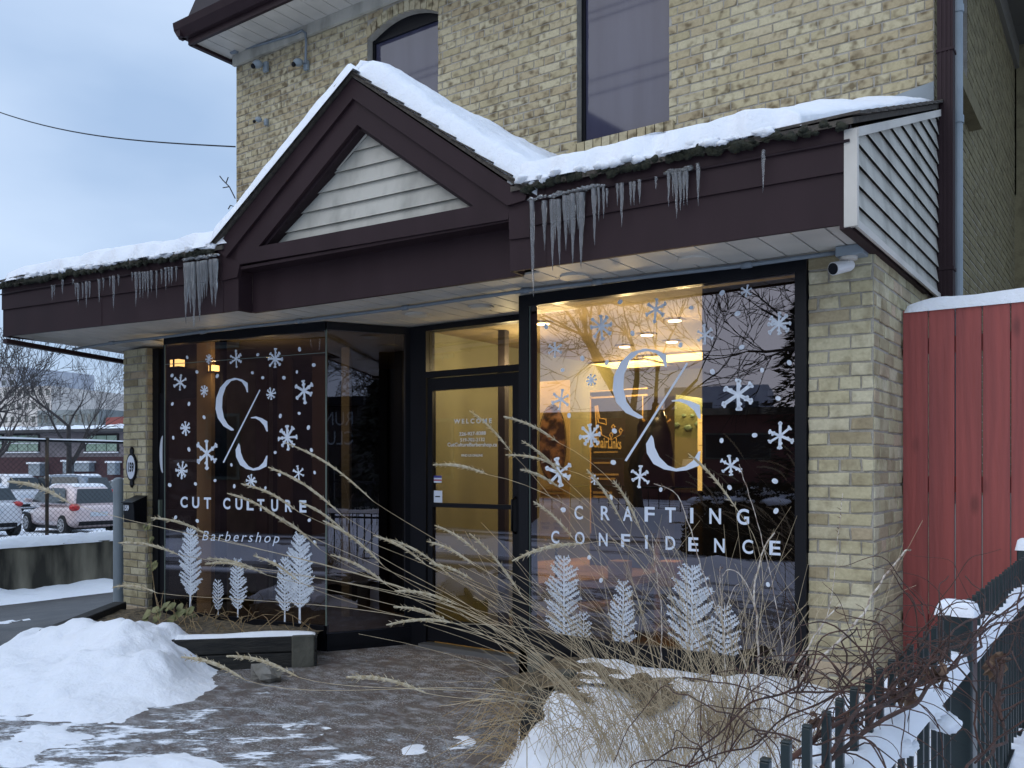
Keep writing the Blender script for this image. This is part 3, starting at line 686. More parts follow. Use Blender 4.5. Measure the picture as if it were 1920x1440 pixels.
# door unit
b = MB(); DL = PDR.px(803, 900)[0]; DR = PDR.px(978, 900)[0]; DT = PDR.px(885, 703)[1]; TT = HT-.045
pb(b, PDR, -.16, DL-.0, 0, HT, -.08, .03); pb(b, PDR, DR, PDR.len, 0, HT, -.08, .03); pb(b, PDR, DL, DR, DT-.0, DT+.05, -.08, .03); pb(b, PDR, DL, DR, TT, HT, -.08, .03)
pb(b, PDR, -.03, -.012, 0, HT, .03, .045)
dfm = b.build('door_frame', m_black, BLD)
b = MB(); pb(b, PDR, DL, DR, DT+.05, TT, -.02, -.012); b.build('transom_glass', m_glass_door, dfm)
b = MB(); pb(b, PDR, DL-.02, DR+.02, .0, .035, -.02, .10); b.build('threshold', M('aluminium_sill', (.22,.22,.22), .4, metal=.7), dfm)
b = MB(); gl = PDR.px(813, 900)[0]; gr = PDR.px(963, 900)[0]; gt = PDR.px(885, 728)[1]; gb = .23
pb(b, PDR, DL+.006, gl, .05, DT-.006, -.03, .015); pb(b, PDR, gr, DR-.006, .05, DT-.006, -.03, .015); pb(b, PDR, gl, gr, gt, DT-.006, -.03, .015); pb(b, PDR, gl, gr, .05, gb, -.03, .015)
mz = PDR.px(885, 948)[1]; pb(b, PDR, gl, gr, mz-.02, mz+.014, -.03, .015)
dr = b.build('entrance_door', m_black, BLD); tag(dr, 'black framed glass entrance door with small white lettering')
b = MB(); pb(b, PDR, gl, gr, gb, mz-.02, -.012, -.004); pb(b, PDR, gl, gr, mz+.014, gt, -.012, -.004); b.build('glass_pane', m_glass_door, dr)
b = MB(); hx = gr+.028; b.tube([PDR.P(hx, .95, .015), PDR.P(hx, .97, .06), PDR.P(hx, 1.2, .06), PDR.P(hx, 1.22, .015)], .009, 8); b.build('pull_handle', m_black, dr, smooth=True)
# left side door in its recess
PSD = Plane((-7.74, 5.02), (-6.7, 5.02)); b = MB()
pb(b, PSD, 0, 1.04, PSD.px(300, 738)[1], HT, -.04, .0); pb(b, PSD, .0, .10, 0, HT, -.04, .03); pb(b, PSD, .94, 1.04, 0, HT, -.04, .03)
tz = PSD.px(300, 738)[1]; pb(b, PSD, .10, .94, tz-.07, tz, -.03, .02); pb(b, PSD, .10, .18, .05, tz-.07, -.03, .02); pb(b, PSD, .86, .94, .05, tz-.07, -.03, .02); pb(b, PSD, .18, .86, .05, .28, -.03, .02); pb(b, PSD, .18, .86, 1.0, 1.05, -.03, .02)
sdm = b.build('side_door', m_black, BLD); tag(sdm, 'narrow glazed door in the recess beside the left brick pier')
b = MB(); pb(b, PSD, .18, .86, .28, tz-.07, -.01, -.005); b.build('glass_pane', m_glass_door, sdm)
b = MB(); pb(b, PSD, .125, .15, .98, 1.14, .02, .05); b.build('handle', m_edge, sdm)
b = MB(); pth = [PSD.P(.22+.17*(1-math.cos(t)), 1.50+.30*math.sin(t), .0) for t in [(-1.2+2.4*i/14) for i in range(15)]]
q = [PSD.P(.20+.10*(1-math.cos(t)*1.0), 1.50+.30*math.sin(t), .004) for t in [(-1.3+2.6*i/14) for i in range(15)]]
q2 = [PSD.P(.20+.02*(1-math.cos(t)), 1.50+.30*math.sin(t), .004) for t in []]
cx_ = PSD.px(303, 850)[0]+.055; cz_0 = PSD.px(303, 852)[1]
outer = [PSD.P(cx_-.055*math.cos(t), cz_0+.18*math.sin(t), .022) for t in [(-1.45+2.9*i/16) for i in range(17)]]
inner = [PSD.P(cx_-.010*math.cos(t), cz_0+.17*math.sin(t), .022) for t in [(1.45-2.9*i/16) for i in range(17)]]
b.prism(outer+inner, (0, .002, 0)); b.build('logo_curve', m_white, sdm)
# base sill under glass / bulkhead
b = MB(); pb(b, PLN, 0, PLN.len, -.05, .10, -.05, .01); pb(b, PLS, 0, PLS.len, 0, .04, -.05, .02); b.build('storefront_base', m_black, BLD)
b = MB(); pb(b, PRN, -.07, PRN.len, 0, .25, -.06, .02); b.build('storefront_base', m_black, BLD)
# roof/ceiling box above the rooms so no sky light enters
# ================================================================ LETTERING AND PAINTED DECALS
def text2d(s, shear=0, thick=0, spacing=1.0):
    cu = bpy.data.curves.new('t', 'FONT'); cu.body = s; cu.size = 1; cu.shear = shear; cu.offset = thick; cu.space_character = spacing; cu.resolution_u = 4; cu.fill_mode = 'FRONT'
    o = bpy.data.objects.new('t', cu); COL.objects.link(o); dg = bpy.context.evaluated_depsgraph_get(); me = bpy.data.meshes.new_from_object(o.evaluated_get(dg))
    v = [(q.co.x, q.co.y) for q in me.vertices]; f = [tuple(p.vertices) for p in me.polygons]
    bpy.data.objects.remove(o); bpy.data.meshes.remove(me); bpy.data.curves.remove(cu); return v, f
def flat(P, v, f, off, b=None, m=0):
    b = b or MB(); b.add([P.P(a, z, off) for a, z in v], f, m); return b
def word(P, s, ax, ay, bx, by, h, off, name, mat, parent, shear=0, thick=0, spacing=1.0):
    """fits the word between two photo points of its baseline; h = cap height in metres"""
    v, f = text2d(s, shear, thick, spacing); xs_ = [q[0] for q in v]; x0, x1 = min(xs_), max(xs_)
    u0, z0 = P.px(ax, ay, off); u1, z1 = P.px(bx, by, off); k = (u1-u0)/(x1-x0)
    vh = .73 if not any(c.isupper() or c.isdigit() for c in s) else .72
    vv = [(u0+(x-x0)*k, z0+(z1-z0)*(x-x0)/(x1-x0)+y*h/vh) for x, y in v]
    if (f and len(f)): 
        # face towards the street
        pass
    o = flat(P, vv, f, off).build(name, mat, parent); return o
OFF = .0015
def letters(P, s, xs_, ytop0, ybot0, ytop1, ybot1, wpx0, wpx1, name, mat, parent, thick=.0):
    """widely spaced capitals, each fitted to its own place"""
    b = MB(); n = len(xs_)
    for i, (ch, x) in enumerate(zip(s, xs_)):
        t = i/(n-1); yt = ytop0+(ytop1-ytop0)*t; yb = ybot0+(ybot1-ybot0)*t; w = wpx0+(wpx1-wpx0)*t
        v, f = text2d(ch, 0, thick); X0, X1 = min(q[0] for q in v), max(q[0] for q in v); Y0, Y1 = min(q[1] for q in v), max(q[1] for q in v)
        if ch == 'I': w *= .28
        if ch == 'O': w *= 1.15
        uc, zb = P.px(x, yb, OFF); _, zt_ = P.px(x, yt, OFF); ul = P.px(x-w/2, yb, OFF)[0]; ur = P.px(x+w/2, yb, OFF)[0]
        b = flat(P, [(ul+(q[0]-X0)/(X1-X0)*(ur-ul), zb+(q[1]-Y0)/(Y1-Y0)*(zt_-zb)) for q in v], f, OFF, b)
    return b.build(name, mat, parent)
lw['kindnote'] = 0; del lw['kindnote']
letters(PLN, 'CUTCULTURE', [345, 367, 389, 425, 448, 469, 489, 515, 541, 568], 931, 952, 938, 961, 13.5, 13, 'lettering', m_white, lw, .03)
word(PLN, 'Barbershop', 379, 1013, 524, 1018, .085, OFF, 'lettering', m_white, lw, shear=.28, spacing=1.35)
letters(PRN, 'CRAFTING', [1085, 1135, 1177, 1218, 1257, 1297, 1341, 1393], 948, 974, 954, 984, 16, 23, 'lettering', m_white, rw, .018)
letters(PRN, 'CONFIDENCE', [1041, 1087, 1131, 1173, 1212, 1257, 1300, 1349, 1402, 1453], 995, 1019, 1014, 1041, 15, 21, 'lettering', m_white, rw, .018)
# slashed double-C logo, outline in logo units
Z4 = lambda pts: [(220+x/3, 560+y/3) for x, y in pts]
C1 = [(735,527),(733,474),(700,453),(660,445),(615,459),(578,500),(556,560),(552,620),(565,672),(597,717),(640,742),(655,741),(655,734),(622,708),(600,670),(589,612),(592,552),(610,497),(640,463),(672,456),(700,468),(720,498),(728,526)]
SL = [(799,511),(805,515),(600,924),(593,920)]
C2a = [(750,668),(780,662),(812,672),(843,690),(846,748),(838,745),(824,712),(800,686),(775,673),(752,673)]
C2b = [(683,812),(665,850),(668,890),(690,935),(725,958),(765,967),(800,962),(840,943),(845,882),(838,884),(820,922),(795,946),(765,955),(738,942),(710,906),(695,866),(690,826)]
def logo(P, src_plane_pts, name, mat, parent, M2=None, off=OFF):
    b = MB()
    for poly in src_plane_pts:
        b.add([P.P(u, z, off) for u, z in poly], [tuple(range(len(poly)))])
    return b.build(name, mat, parent)
LG = [[PLN.px(*q, OFF) for q in Z4(p)] for p in (C1, SL, C2a, C2b)]
logo(PLN, LG, 'slashed_logo', m_white, lw)
a0 = LG[1][0]; a1 = LG[1][2]
r0 = PRN.px(1287, 680, OFF); r1 = PRN.px(1175, 865, OFF); sxx = (r1[0]-r0[0])/(a1[0]-a0[0]); szz = (r1[1]-r0[1])/(a1[1]-a0[1])
LGN = [[((u-a0[0]), (z-a0[1])) for u, z in p] for p in LG]
logo(PRN, [[(r0[0]+u*sxx, r0[1]+z*szz) for u, z in p] for p in LGN], 'slashed_logo', m_white, rw)
# painted snowflakes
def snowflake(P, x, y, rpx, parent, rr):
    u, z = P.px(x, y, OFF); u2, z2 = P.px(x, y-rpx, OFF); r = z2-z; b = MB(); n = rr.choice([6, 6, 6, 8]) if rpx > 14 else rr.choice([6, 5, 8]); a0_ = rr.uniform(-.15, .15)+math.pi/2
    sx_ = (P.px(x+rpx, y, OFF)[0]-P.px(x-rpx, y, OFF)[0])/2/r; sx_ = 1.0
    def bar(p, q, w, e):
        d = Vector((q[0]-p[0], q[1]-p[1])); l_ = d.length or 1; nn = (-d.y/l_*w/2, d.x/l_*w/2); dd = (d.x/l_, d.y/l_)
        pts = [(p[0]+nn[0], p[1]+nn[1]), (p[0]-nn[0], p[1]-nn[1]), (q[0]-nn[0]*1.15, q[1]-nn[1]*1.15), (q[0]+dd[0]*w*.35, q[1]+dd[1]*w*.35), (q[0]+nn[0]*1.15, q[1]+nn[1]*1.15)]
        b.prism([P.P(u+s_*sx_, z+t_, OFF+e) for s_, t_ in pts], P.n*.0012)
    for k in range(n):
        a = a0_+2*math.pi*k/n+rr.uniform(-.1, .1); rl = r*rr.uniform(.82, 1.06); w = r*(.17 if rpx > 14 else .22)*rr.uniform(.8, 1.2)
        tip = (math.cos(a)*rl, math.sin(a)*rl); bar((0, 0), tip, w, k*.0002)
        for sgn in (-1, 1):
            for fr in ((.95,) if rpx < 15 else (.95, .55) if rr.random() < .35 else (.95,)):
                a2 = a+sgn*.75; ll = r*.2*rr.uniform(.7, 1.2); c_ = (tip[0]*fr*.86, tip[1]*fr*.86)
                bar(c_, (c_[0]+math.cos(a2)*ll, c_[1]+math.sin(a2)*ll), w*.8, k*.0002+.0001)
    return b.build('snowflake', m_paint, parent)
def dot(P, x, y, rpx, parent, rr):
    u, z = P.px(x, y, OFF); r = P.px(x, y-rpx, OFF)[1]-z; b = MB()
    pts = []; ph = rr.uniform(0, 6)
    for i in range(12):
        a = 2*math.pi*i/12; q = r*(1+.13*math.sin(2*a+ph)); pts.append(P.P(u+q*math.cos(a), z+q*math.sin(a), OFF))
    b.prism(pts, P.n*.001); return b.build('snow_dot', m_paint, parent)
rq = random.Random(2)
for x, y, r in ((338,717,17),(392,673,9),(443,673,16),(516,673,19),(383,733,11),(508,739,12),(570,733,23),(348,803,13),(539,820,23),(388,850,29),(341,882,17),(471,902,13),(560,887,15)): snowflake(PLN, x, y, r, lw, rq)
for x, y in ((1685,105),(1450,135),(1765,193),(1670,232),(1420,237),(1478,265),(1597,265),(1108,232),(1222,255),(968,252),(1053,150),(970,412),(1063,412),(1148,487),(1577,480),(1683,465),(1735,545),(975,602),(1063,668),(1752,672),(1548,685),(1302,755),(1770,798),(1572,810),(955,868),(1100,862),(1210,843),(1318,875),(1493,885),(988,1050),(1110,1070),(1740,1066),(1770,1190),(1545,1300)):
    dot(PLN, x/3, 620+y/3, rq.uniform(3, 4.2), lw, rq)
for x, y, r in ((1127,612,25),(1230,580,24),(1041,655,16),(1109,713,12),(1052,749,21),(1108,817,24),(1048,887,29),(1115,900,10),(1200,893,21),(1322,628,19),(1400,546,12),(1460,607,24),(1384,740,34),(1463,817,26),(1370,873,22)): snowflake(PRN, x, y, r, rw, rq)
for x, y in ((1163,566),(1296,577),(1024,612),(1186,625),(1276,647),(1092,672),(1055,694),(1138,680),(1354,549),(1383,588),(1391,651),(1429,694),(1480,680),(1336,697),(1459,747),(1415,816),(1353,826),(1067,779),(1152,808),(1150,867),(1239,918),(1145,933),(1453,902),(1368,914),(1056,956),(1455,958),(1105,1045),(1440,1096),(1127,1088)):
    dot(PRN, x, y, rq.uniform(4, 5.6), rw, rq)
# painted fern-like trees at the foot of the glass
def fern(P, x, yt, yb, hw, parent, rr, foot=.2):
    u, zb_ = P.px(x, yb, OFF); zt_ = P.px(x, yt, OFF)[1]; h = zt_-zb_; w = P.px(x+hw, yb, OFF)[0]-u; b = MB()
    def seg(p, q, w0, w1, e=0):
        d = Vector((q[0]-p[0], q[1]-p[1])); l_ = d.length or 1; n0 = (-d.y/l_, d.x/l_)
        b.prism([P.P(p[0]+n0[0]*w0, p[1]+n0[1]*w0, OFF+e), P.P(p[0]-n0[0]*w0, p[1]-n0[1]*w0, OFF+e), P.P(q[0]-n0[0]*w1, q[1]-n0[1]*w1, OFF+e), P.P(q[0]+n0[0]*w1, q[1]+n0[1]*w1, OFF+e)], P.n*.0012)
    seg((u, zb_), (u+.003, zt_), h*.016, h*.006)
    n = max(8, int(h/.034))
    for i in range(n):
        t = foot+(1-foot)*i/n; zc = zb_+h*t; prof = math.sin(min(1, (1-t)/(1-foot)*1.15+.06)*math.pi*.62)**.8*(.35+.65*min(1, (t-foot)*9+.5)) if t < 1 else .1
        for sg_ in (-1, 1):
            l_ = w*prof*rr.uniform(.78, 1.12)*(1-.0*t); an = rr.uniform(.35, .7); tip = (u+sg_*l_*math.cos(an*.8), zc+l_*math.sin(an)+.01)
            seg((u, zc), tip, h*.010, h*.006, .0003)
            m_ = max(2, int(l_/.013))
            for j in range(1, m_+1):
                s_ = j/m_; c_ = (u+(tip[0]-u)*s_, zc+(tip[1]-zc)*s_)
                for s2 in (-1, 1):
                    a = math.atan2(tip[1]-zc, tip[0]-u)+s2*rr.uniform(.5, .9); q = rr.uniform(.55, 1.1)*.017*(1.15-.5*s_)*(h/.35)**.5
                    seg(c_, (c_[0]+math.cos(a)*q, c_[1]+math.sin(a)*q), .0042, .0026, .0006)
    return b.build('painted_tree', m_paint, parent)
for x, yt, yb, hw in ((357,990,1147,21),(409,1087,1158,11),(446,1048,1165,16),(534,1045,1170,17),(562,1002,1173,27)): fern(PLN, x, yt, yb, hw, lw, rq)
for x, yt, yb, hw, ft in ((1057,1042,1218,36,.08),(1094,1146,1225,15,.12),(1168,1090,1243,26,.15),(1297,1060,1255,46,.16),(1358,1135,1262,30,.12)): fern(PRN, x, yt, yb, hw, rw, rq, ft)
# door lettering
def dword(s, x0, y0, x1, y1, hpx, **k):
    h = PDR.px(x0, y0-hpx, -.002)[1]-PDR.px(x0, y0, -.002)[1]
    return word(PDR, s, x0, y0, x1, y1, h, -.0025, 'lettering', m_white, dr, **k)
dword('WELCOME', 851, 794, 922, 793, 8.5, spacing=1.5, thick=.02)
dword('226-927-8388', 861, 817, 911, 815, 6.5, thick=.01); dword('519-702-2132', 863, 828, 909, 827, 6.5, thick=.01); dword('CutCultureBarbershop.ca', 839, 837, 932, 837, 7, thick=.01); dword('FIND US ONLINE', 865, 856, 905, 856, 4.5, thick=.01)
def card(P, x0, y0, x1, y1, off, name, mat, parent, th=.0015):
    a = P.px(x0, y1, off); c_ = P.px(x1, y0, off); b = MB(); pb(b, P, a[0], c_[0], a[1], c_[1], off-th, off); return b.build(name, mat, parent)
card(PDR, 812, 892, 828, 905, -.002, 'sticker', m_white, dr); card(PDR, 812, 892, 828, 896, -.0012, 'sticker_band', M('sticker_blue', (.05,.05,.25), .5), dr); card(PDR, 812, 899, 828, 901.5, -.0012, 'sticker_band', M('sticker_red', (.35,.04,.08), .5), dr)
card(PDR, 812, 920, 829, 942, -.002, 'sticker', m_white, dr); card(PDR, 816, 930, 825, 932, -.0012, 'sticker_band', m_black, dr)

# ================================================================ INTERIOR
INT = thing('shop_interior', 'warmly lit barbershop room seen through the door and right window', 'room', (-3.2, 7.5, 0))
m_wallin = M('olive_wall', (.17,.165,.10), .8, (.14,.135,.085), 2)
m_ceilin = M('ceiling_tile', (.23,.18,.10), .8, (.19,.15,.08), 3)
m_floorin = M('wood_floor', (.13,.075,.03), .35, (.20,.12,.05), 8, stretch=(1,6,1), rvar=.1)
m_tan = M('tan_board', (.40,.28,.12), .6, (.36,.25,.10), 2)
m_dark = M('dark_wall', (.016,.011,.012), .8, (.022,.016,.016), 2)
m_oak = M('amber_wood', (.46,.27,.09), .45, (.30,.17,.06), 5, stretch=(1,1,7), bump=.1)
m_gold = M('gold_print', (.80,.60,.26), .5, (.55,.38,.14), 4)
b = MB(); b.box((-4.93, 5.56, -.04), (-1.2, 9.9, .012)); b.box((-3.28, 4.97, -.04), (-1.2, 5.56, .012)); b.box((-8.2, 5.3, -.05), (-4.95, 9.9, .012)); b.build('floor', m_floorin, INT)
b = MB(); b.box((-8.3, 5.565, SZ+.0), (-1.2, 9.95, SZ+.05)); b.box((-3.3, 4.96, SZ-.001), (-1.2, 5.56, SZ-.0005)); b.box((-6.9, 4.95, SZ-.001), (-5.25, 5.56, SZ-.0005)); b.build('ceiling', m_ceilin, INT)
b = MB(); b.box((-4.88, 9.6, 0), (-1.2, 9.7, SZ)); b.box((-1.30, 5.0, 0), (-1.24, 9.7, SZ)); b.box((-4.93, 5.55, 0), (-4.88, 9.7, SZ)); b.box((-3.1, 8.6, 0), (-1.25, 8.66, SZ)); b.build('wall', m_wallin, INT)
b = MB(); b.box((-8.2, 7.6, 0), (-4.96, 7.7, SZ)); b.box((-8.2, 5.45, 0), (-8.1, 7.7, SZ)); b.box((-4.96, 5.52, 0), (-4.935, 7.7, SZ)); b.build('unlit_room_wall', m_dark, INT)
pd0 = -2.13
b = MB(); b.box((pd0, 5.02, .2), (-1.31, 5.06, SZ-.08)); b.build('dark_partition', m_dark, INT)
# tan curtains / columns behind the left glass
b = MB(); a = onY(369, 900, 4.95).x; c_ = onY(396, 900, 4.95).x; b.box((a, 4.95, .05), (c_, 4.99, SZ-.02)); b.build('tan_column', M('tan_column', (.62,.42,.24), .8, (.5,.33,.18), 2), INT)
m_dim = M('dim_curtain', (.16,.10,.075), .9)
for x0_, x1_ in ((332, 352), (480, 500), (520, 545), (585, 612)):
    b = MB(); a = onY(x0_, 900, 6.2).x; c_ = onY(x1_, 900, 6.2).x; b.box((a, 6.2, .05), (c_, 6.23, SZ-.02)); b.build('curtain_strip', m_dim, INT)
b = MB(); a = onY(640, 900, 5.9).x; c_ = onY(655, 900, 5.9).x; b.box((a, 5.9, .05), (c_, 5.93, SZ-.02)); b.build('tan_column', M('tan_column2', (.34,.29,.22), .8), INT)
b = MB(); a = onX(0, 0, 1) if 0 else None
def lampbox(x0_, x1_, y0_, y1_, Y, lab):
    A = onY(x0_, y1_, Y); B = onY(x1_, y0_, Y); t = thing('wall_lamp', lab, 'lamp', ((A.x+B.x)/2, Y, A.z)); b = MB()
    b.box((A.x, Y-.04, A.z), (B.x, Y+.03, B.z)); b.build('lamp_shade', emis('lamp_glow', (1, .66, .28), 3.2), t)
    b = MB(); b.box((A.x-.01, Y-.045, A.z-.012), (B.x+.01, Y+.04, A.z)); b.box(((A.x+B.x)/2-.01, Y-.047, A.z), ((A.x+B.x)/2+.01, Y-.0405, B.z)); b.build('bracket', m_black, t)
lampbox(326, 341, 674, 689, 4.93, 'small glowing wall lamp furthest left behind the dark shop window')
lampbox(398, 406, 685, 697, 4.93, 'small glowing wall lamp beside the tan column behind the dark window')
# lit ceiling fixtures
m_panel = emis('panel_light', (1, .80, .28), 5)
def panel(X, Y, w, d, lab):
    t = thing('ceiling_panel_light', lab, 'ceiling light', (X, Y, SZ)); b = MB(); b.box((X-w/2, Y-d/2, SZ-.012), (X+w/2, Y+d/2, SZ-.004)); b.build('diffuser', m_panel, t)
    b = MB()
    for (x0_, y0_, x1_, y1_) in ((-w/2-.03,-d/2-.03,w/2+.03,-d/2),(-w/2-.03,d/2,w/2+.03,d/2+.03),(-w/2-.03,-d/2,-w/2,d/2),(w/2,-d/2,w/2+.03,d/2)): b.box((X+x0_, Y+y0_, SZ-.018), (X+x1_, Y+y1_, SZ-.002))
    b.build('frame', m_ceilin, t)
P_ = onZ(1130, 685, SZ); panel(P_.x+.1, P_.y, 1.15, .6, 'rectangular glowing ceiling panel left of the big logo'); P_ = onZ(1318, 665, SZ); panel(P_.x, P_.y, 1.1, .6, 'rectangular glowing ceiling panel cut off by the dark partition')
panel(-3.9, 7.0, .6, .3, 'small ceiling panel glowing inside above the entrance door') if 0 else None
m_spot = emis('spot_glow', (1, .76, .42), 30)
for x, y, lab in ((1265,601,'brightest recessed spotlight high in the right window'),(1213,628,'recessed spotlight in front of the upper snowflakes, second from the top'),(1260,641,'recessed spotlight right above the top of the large C'),(1171,650,'lowest recessed spotlight over the long ceiling panel'),(1018,607,'recessed spotlight at the left edge of the right window')):
    p = onZ(x, y, SZ-.01); t = thing('recessed_spotlight', lab, 'ceiling light', p); b = MB(); b.tube([p, p-Vector((0,0,.006))], .05, 16); b.build('bulb', m_spot, t)
    b = MB(); b.tube([p+Vector((0,0,.006)), p-Vector((0,0,.002))], .085, 20); b.build('trim_ring', m_ceilin, t)
def bulb(X, Y, W_, Z=SZ-.32, r=.02):  # added point light
    l_ = bpy.data.lights.new('lamp_fill_light', 'POINT'); l_.energy = W_; l_.color = (1, .82, .48); l_.shadow_soft_size = r; o = bpy.data.objects.new('lamp_fill_light', l_); COL.objects.link(o); o.location = (X, Y, Z); return o
bulb(-4.4, 8.5, 48); bulb(-3.5, 8.1, 36); bulb(-2.8, 6.25, 20); bulb(-3.4, 6.9, 18); bulb(-3.75, 7.9, 24); bulb(-4.2, 6.3, 24); bulb(-3.0, 5.7, 15); bulb(-3.55, 5.66, 20); bulb(-4.2, 5.95, 12); bulb(-6.6, 4.85, 2.2, 2.3); bulb(-6.3, 5.2, 3, 2.2)  # includes extra fills for door, banner, table and tan column, without fixtures
# furniture and banners
def slab(x0_, y0_, x1_, y1_, Y, mat, name, parent, th=.02):
    A = onY(x0_, y1_, Y); B = onY(x1_, y0_, Y); b = MB(); b.box((A.x, Y, A.z), (B.x, Y+th, B.z)); return b.build(name, mat, parent)
def plY(Y): return Plane((-8, Y), (0, Y))
# gold banner
Y = 6.1; A = onY(1012, 1008, Y); t = thing('banner_stand', 'tall gold banner with an oval picture just inside the right window', 'banner', (A.x+.2, Y, .01))
slab(1012, 712, 1068, 1008, Y, m_gold, 'banner_sheet', t, .008); c0 = onY(1040, 870, Y); b = MB(); b.box((c0.x-.01, Y+.02, .02), (c0.x+.01, Y+.03, 1.9)); b.box((A.x, Y-.04, .012), (A.x+.42, Y+.06, .06)); b.build('stand', m_black, t)
pc = onY(1036, 830, Y); b = MB(); b.disc((pc.x, Y-.003, pc.z), (0, -1, 0), .125, 28, .002, ry=.30); ov = b.build('oval_picture', M('dark_picture', (.05,.028,.02), .5, (.38,.20,.10), 14, lo=.45, hi=.62), t)
b = MB()
for q in range(28):
    a1_, a2_ = 2*math.pi*q/28, 2*math.pi*(q+1)/28
    b.prism([(pc.x+.13*math.cos(a1_), Y-.004, pc.z+.305*math.sin(a1_)), (pc.x+.13*math.cos(a2_), Y-.004, pc.z+.305*math.sin(a2_)), (pc.x+.136*math.cos(a2_), Y-.004, pc.z+.312*math.sin(a2_)), (pc.x+.136*math.cos(a1_), Y-.004, pc.z+.312*math.sin(a1_))], (0, -.001, 0))
b.build('oval_outline', m_black, t)
b = MB()
for y_, x0_, x1_ in ((918,1016,1055),(926,1014,1058),(934,1016,1045)):
    A = onY(x0_, y_+2, Y-.002); B = onY(x1_, y_, Y-.002); b.box((A.x, Y-.003, A.z), (B.x, Y-.001, B.z))
b.build('printed_lines', m_oak, t)
PB = plY(Y-.003)
word(PB, 'HEALTHY', 1014, 983, 1031, 984, .022, 0, 'lettering', m_black, t); word(PB, 'MIND', 1017, 991, 1029, 992, .022, 0, 'lettering', m_black, t)
word(PB, 'STRONG', 1038, 984, 1054, 985, .022, 0, 'lettering', m_black, t); word(PB, 'SKILLS', 1039, 992, 1053, 993, .022, 0, 'lettering', m_black, t)
# ChairLinks banner
Y = 7.1; A = onY(1106, 960, Y); t = thing('banner_stand', 'black roll-up banner with a gold chair outline and gold border', 'banner', (A.x+.3, Y, .01)); m_bb = M('banner_black', (.03,.024,.016), .5)
slab(1106, 730, 1214, 1075, Y, m_bb, 'banner_sheet', t, .01)
b = MB()
for (x0_, y0_, x1_, y1_) in ((1106,729,1214,733),(1106,742,1214,744.5),(1106,742,1108.5,1000),(1204,742,1206,880)):
    A = onY(x0_, y1_, Y-.003); B = onY(x1_, y0_, Y-.003); b.box((A.x, Y-.004, A.z), (B.x, Y-.001, B.z))
def line(pts, r=.007, Yo=.006, bb=None): 
    (bb or b).tube([onY(x, y, Y-Yo) for x, y in pts], r, 5)
line([(1118,762),(1122,792),(1137,796),(1136,786),(1124,784),(1120,760),(1116,761),(1118,798),(1126,800),(1128,815)]); line([(1118,798),(1119,818)])
for x, y in ((1150,805),(1146,820),(1164,812)):
    line([(x-3,y-5),(x,y-9),(x+3,y-5),(x,y+3),(x-3,y-5)], .006)
line([(1119,818),(1128,815),(1146,825),(1164,815)], .004)
b.build('gold_print', M('gold_line', (.75,.5,.18), .4), t)
PB = plY(Y-.006); word(PB, 'ChairLinks', 1112, 838, 1165, 842, .10, 0, 'lettering', m_gold, t, thick=.02)
b = MB()
for y_, x0_, x1_ in ((846,1113,1158),(866,1113,1150),(888,1111,1160),(896,1111,1154),(922,1112,1148),(930,1112,1152)):
    A = onY(x0_, y_+3.5, Y-.002); B = onY(x1_, y_, Y-.002); b.box((A.x, Y-.003, A.z), (B.x, Y-.001, B.z))
b.build('printed_lines', m_tan, t)
Y = 7.5; A = onY(1214, 960, Y); t = thing('banner_stand', 'dark brown banner with the small gold slashed C logo behind the chair banner', 'banner', (A.x+.2, Y, .01)); slab(1210, 742, 1264, 1060, Y, M('banner_brown', (.06,.045,.02), .5), 'banner_sheet', t, .01)
PB = Plane((-8, Y-.004), (0, Y-.004)); q0 = PB.px(1247, 765); q1 = PB.px(1232, 800); kx = (q1[0]-q0[0])/(a1[0]-a0[0]); kz = (q1[1]-q0[1])/(a1[1]-a0[1])
logo(PB, [[(q0[0]+u*kx, q0[1]+z*kz) for u, z in p] for p in LGN], 'slashed_logo', m_gold, t, off=0)
word(PB, 'CUT', 1216, 826, 1226, 826, .035, 0, 'lettering', m_gold, t)
# framed green poster on the wall
Y = 8.2; A = onY(1256, 822, Y); t = thing('framed_poster', 'tilted green poster of small round shapes hanging by the yellow board', 'poster', (A.x, Y, A.z))
q = [onY(x, y, Y) for x, y in ((1256,818),(1314,823),(1327,748),(1268,740))]; b = MB(); b.prism(q, (0, .05, 0)); b.build('poster_board', M('poster_green', (.10,.12,.05), .5, (.16,.18,.08), 3), t)
b = MB()
for x, y, r in ((1268,797,.035),(1290,802,.042),(1309,795,.035),(1282,779,.022),(1298,779,.022)): c_ = onY(x, y, Y-.01); b.sphere(c_, r, 8, 6, sc=(1.1,.15,.8), jit=.3)
b.build('printed_shapes', M('poster_shape', (.16,.26,.18), .5, (.07,.10,.06), 8), t, smooth=True)
line([(1276,770),(1306,771)], .006); 
t = thing('display_board', 'bright yellow display board at the edge of the dark partition', 'board', onY(1306, 920, 7.3)); slab(1308, 775, 1340, 920, 7.3, emis('board_glow', (1,.75,.30), .9), 'board_panel', t); slab(1310, 792, 1326, 793.5, 7.296, m_oak, 'printed_line', t, .003); slab(1310, 834, 1326, 835.5, 7.296, m_oak, 'printed_line', t, .003)  # board's brightness is put in as emission; it is no lamp
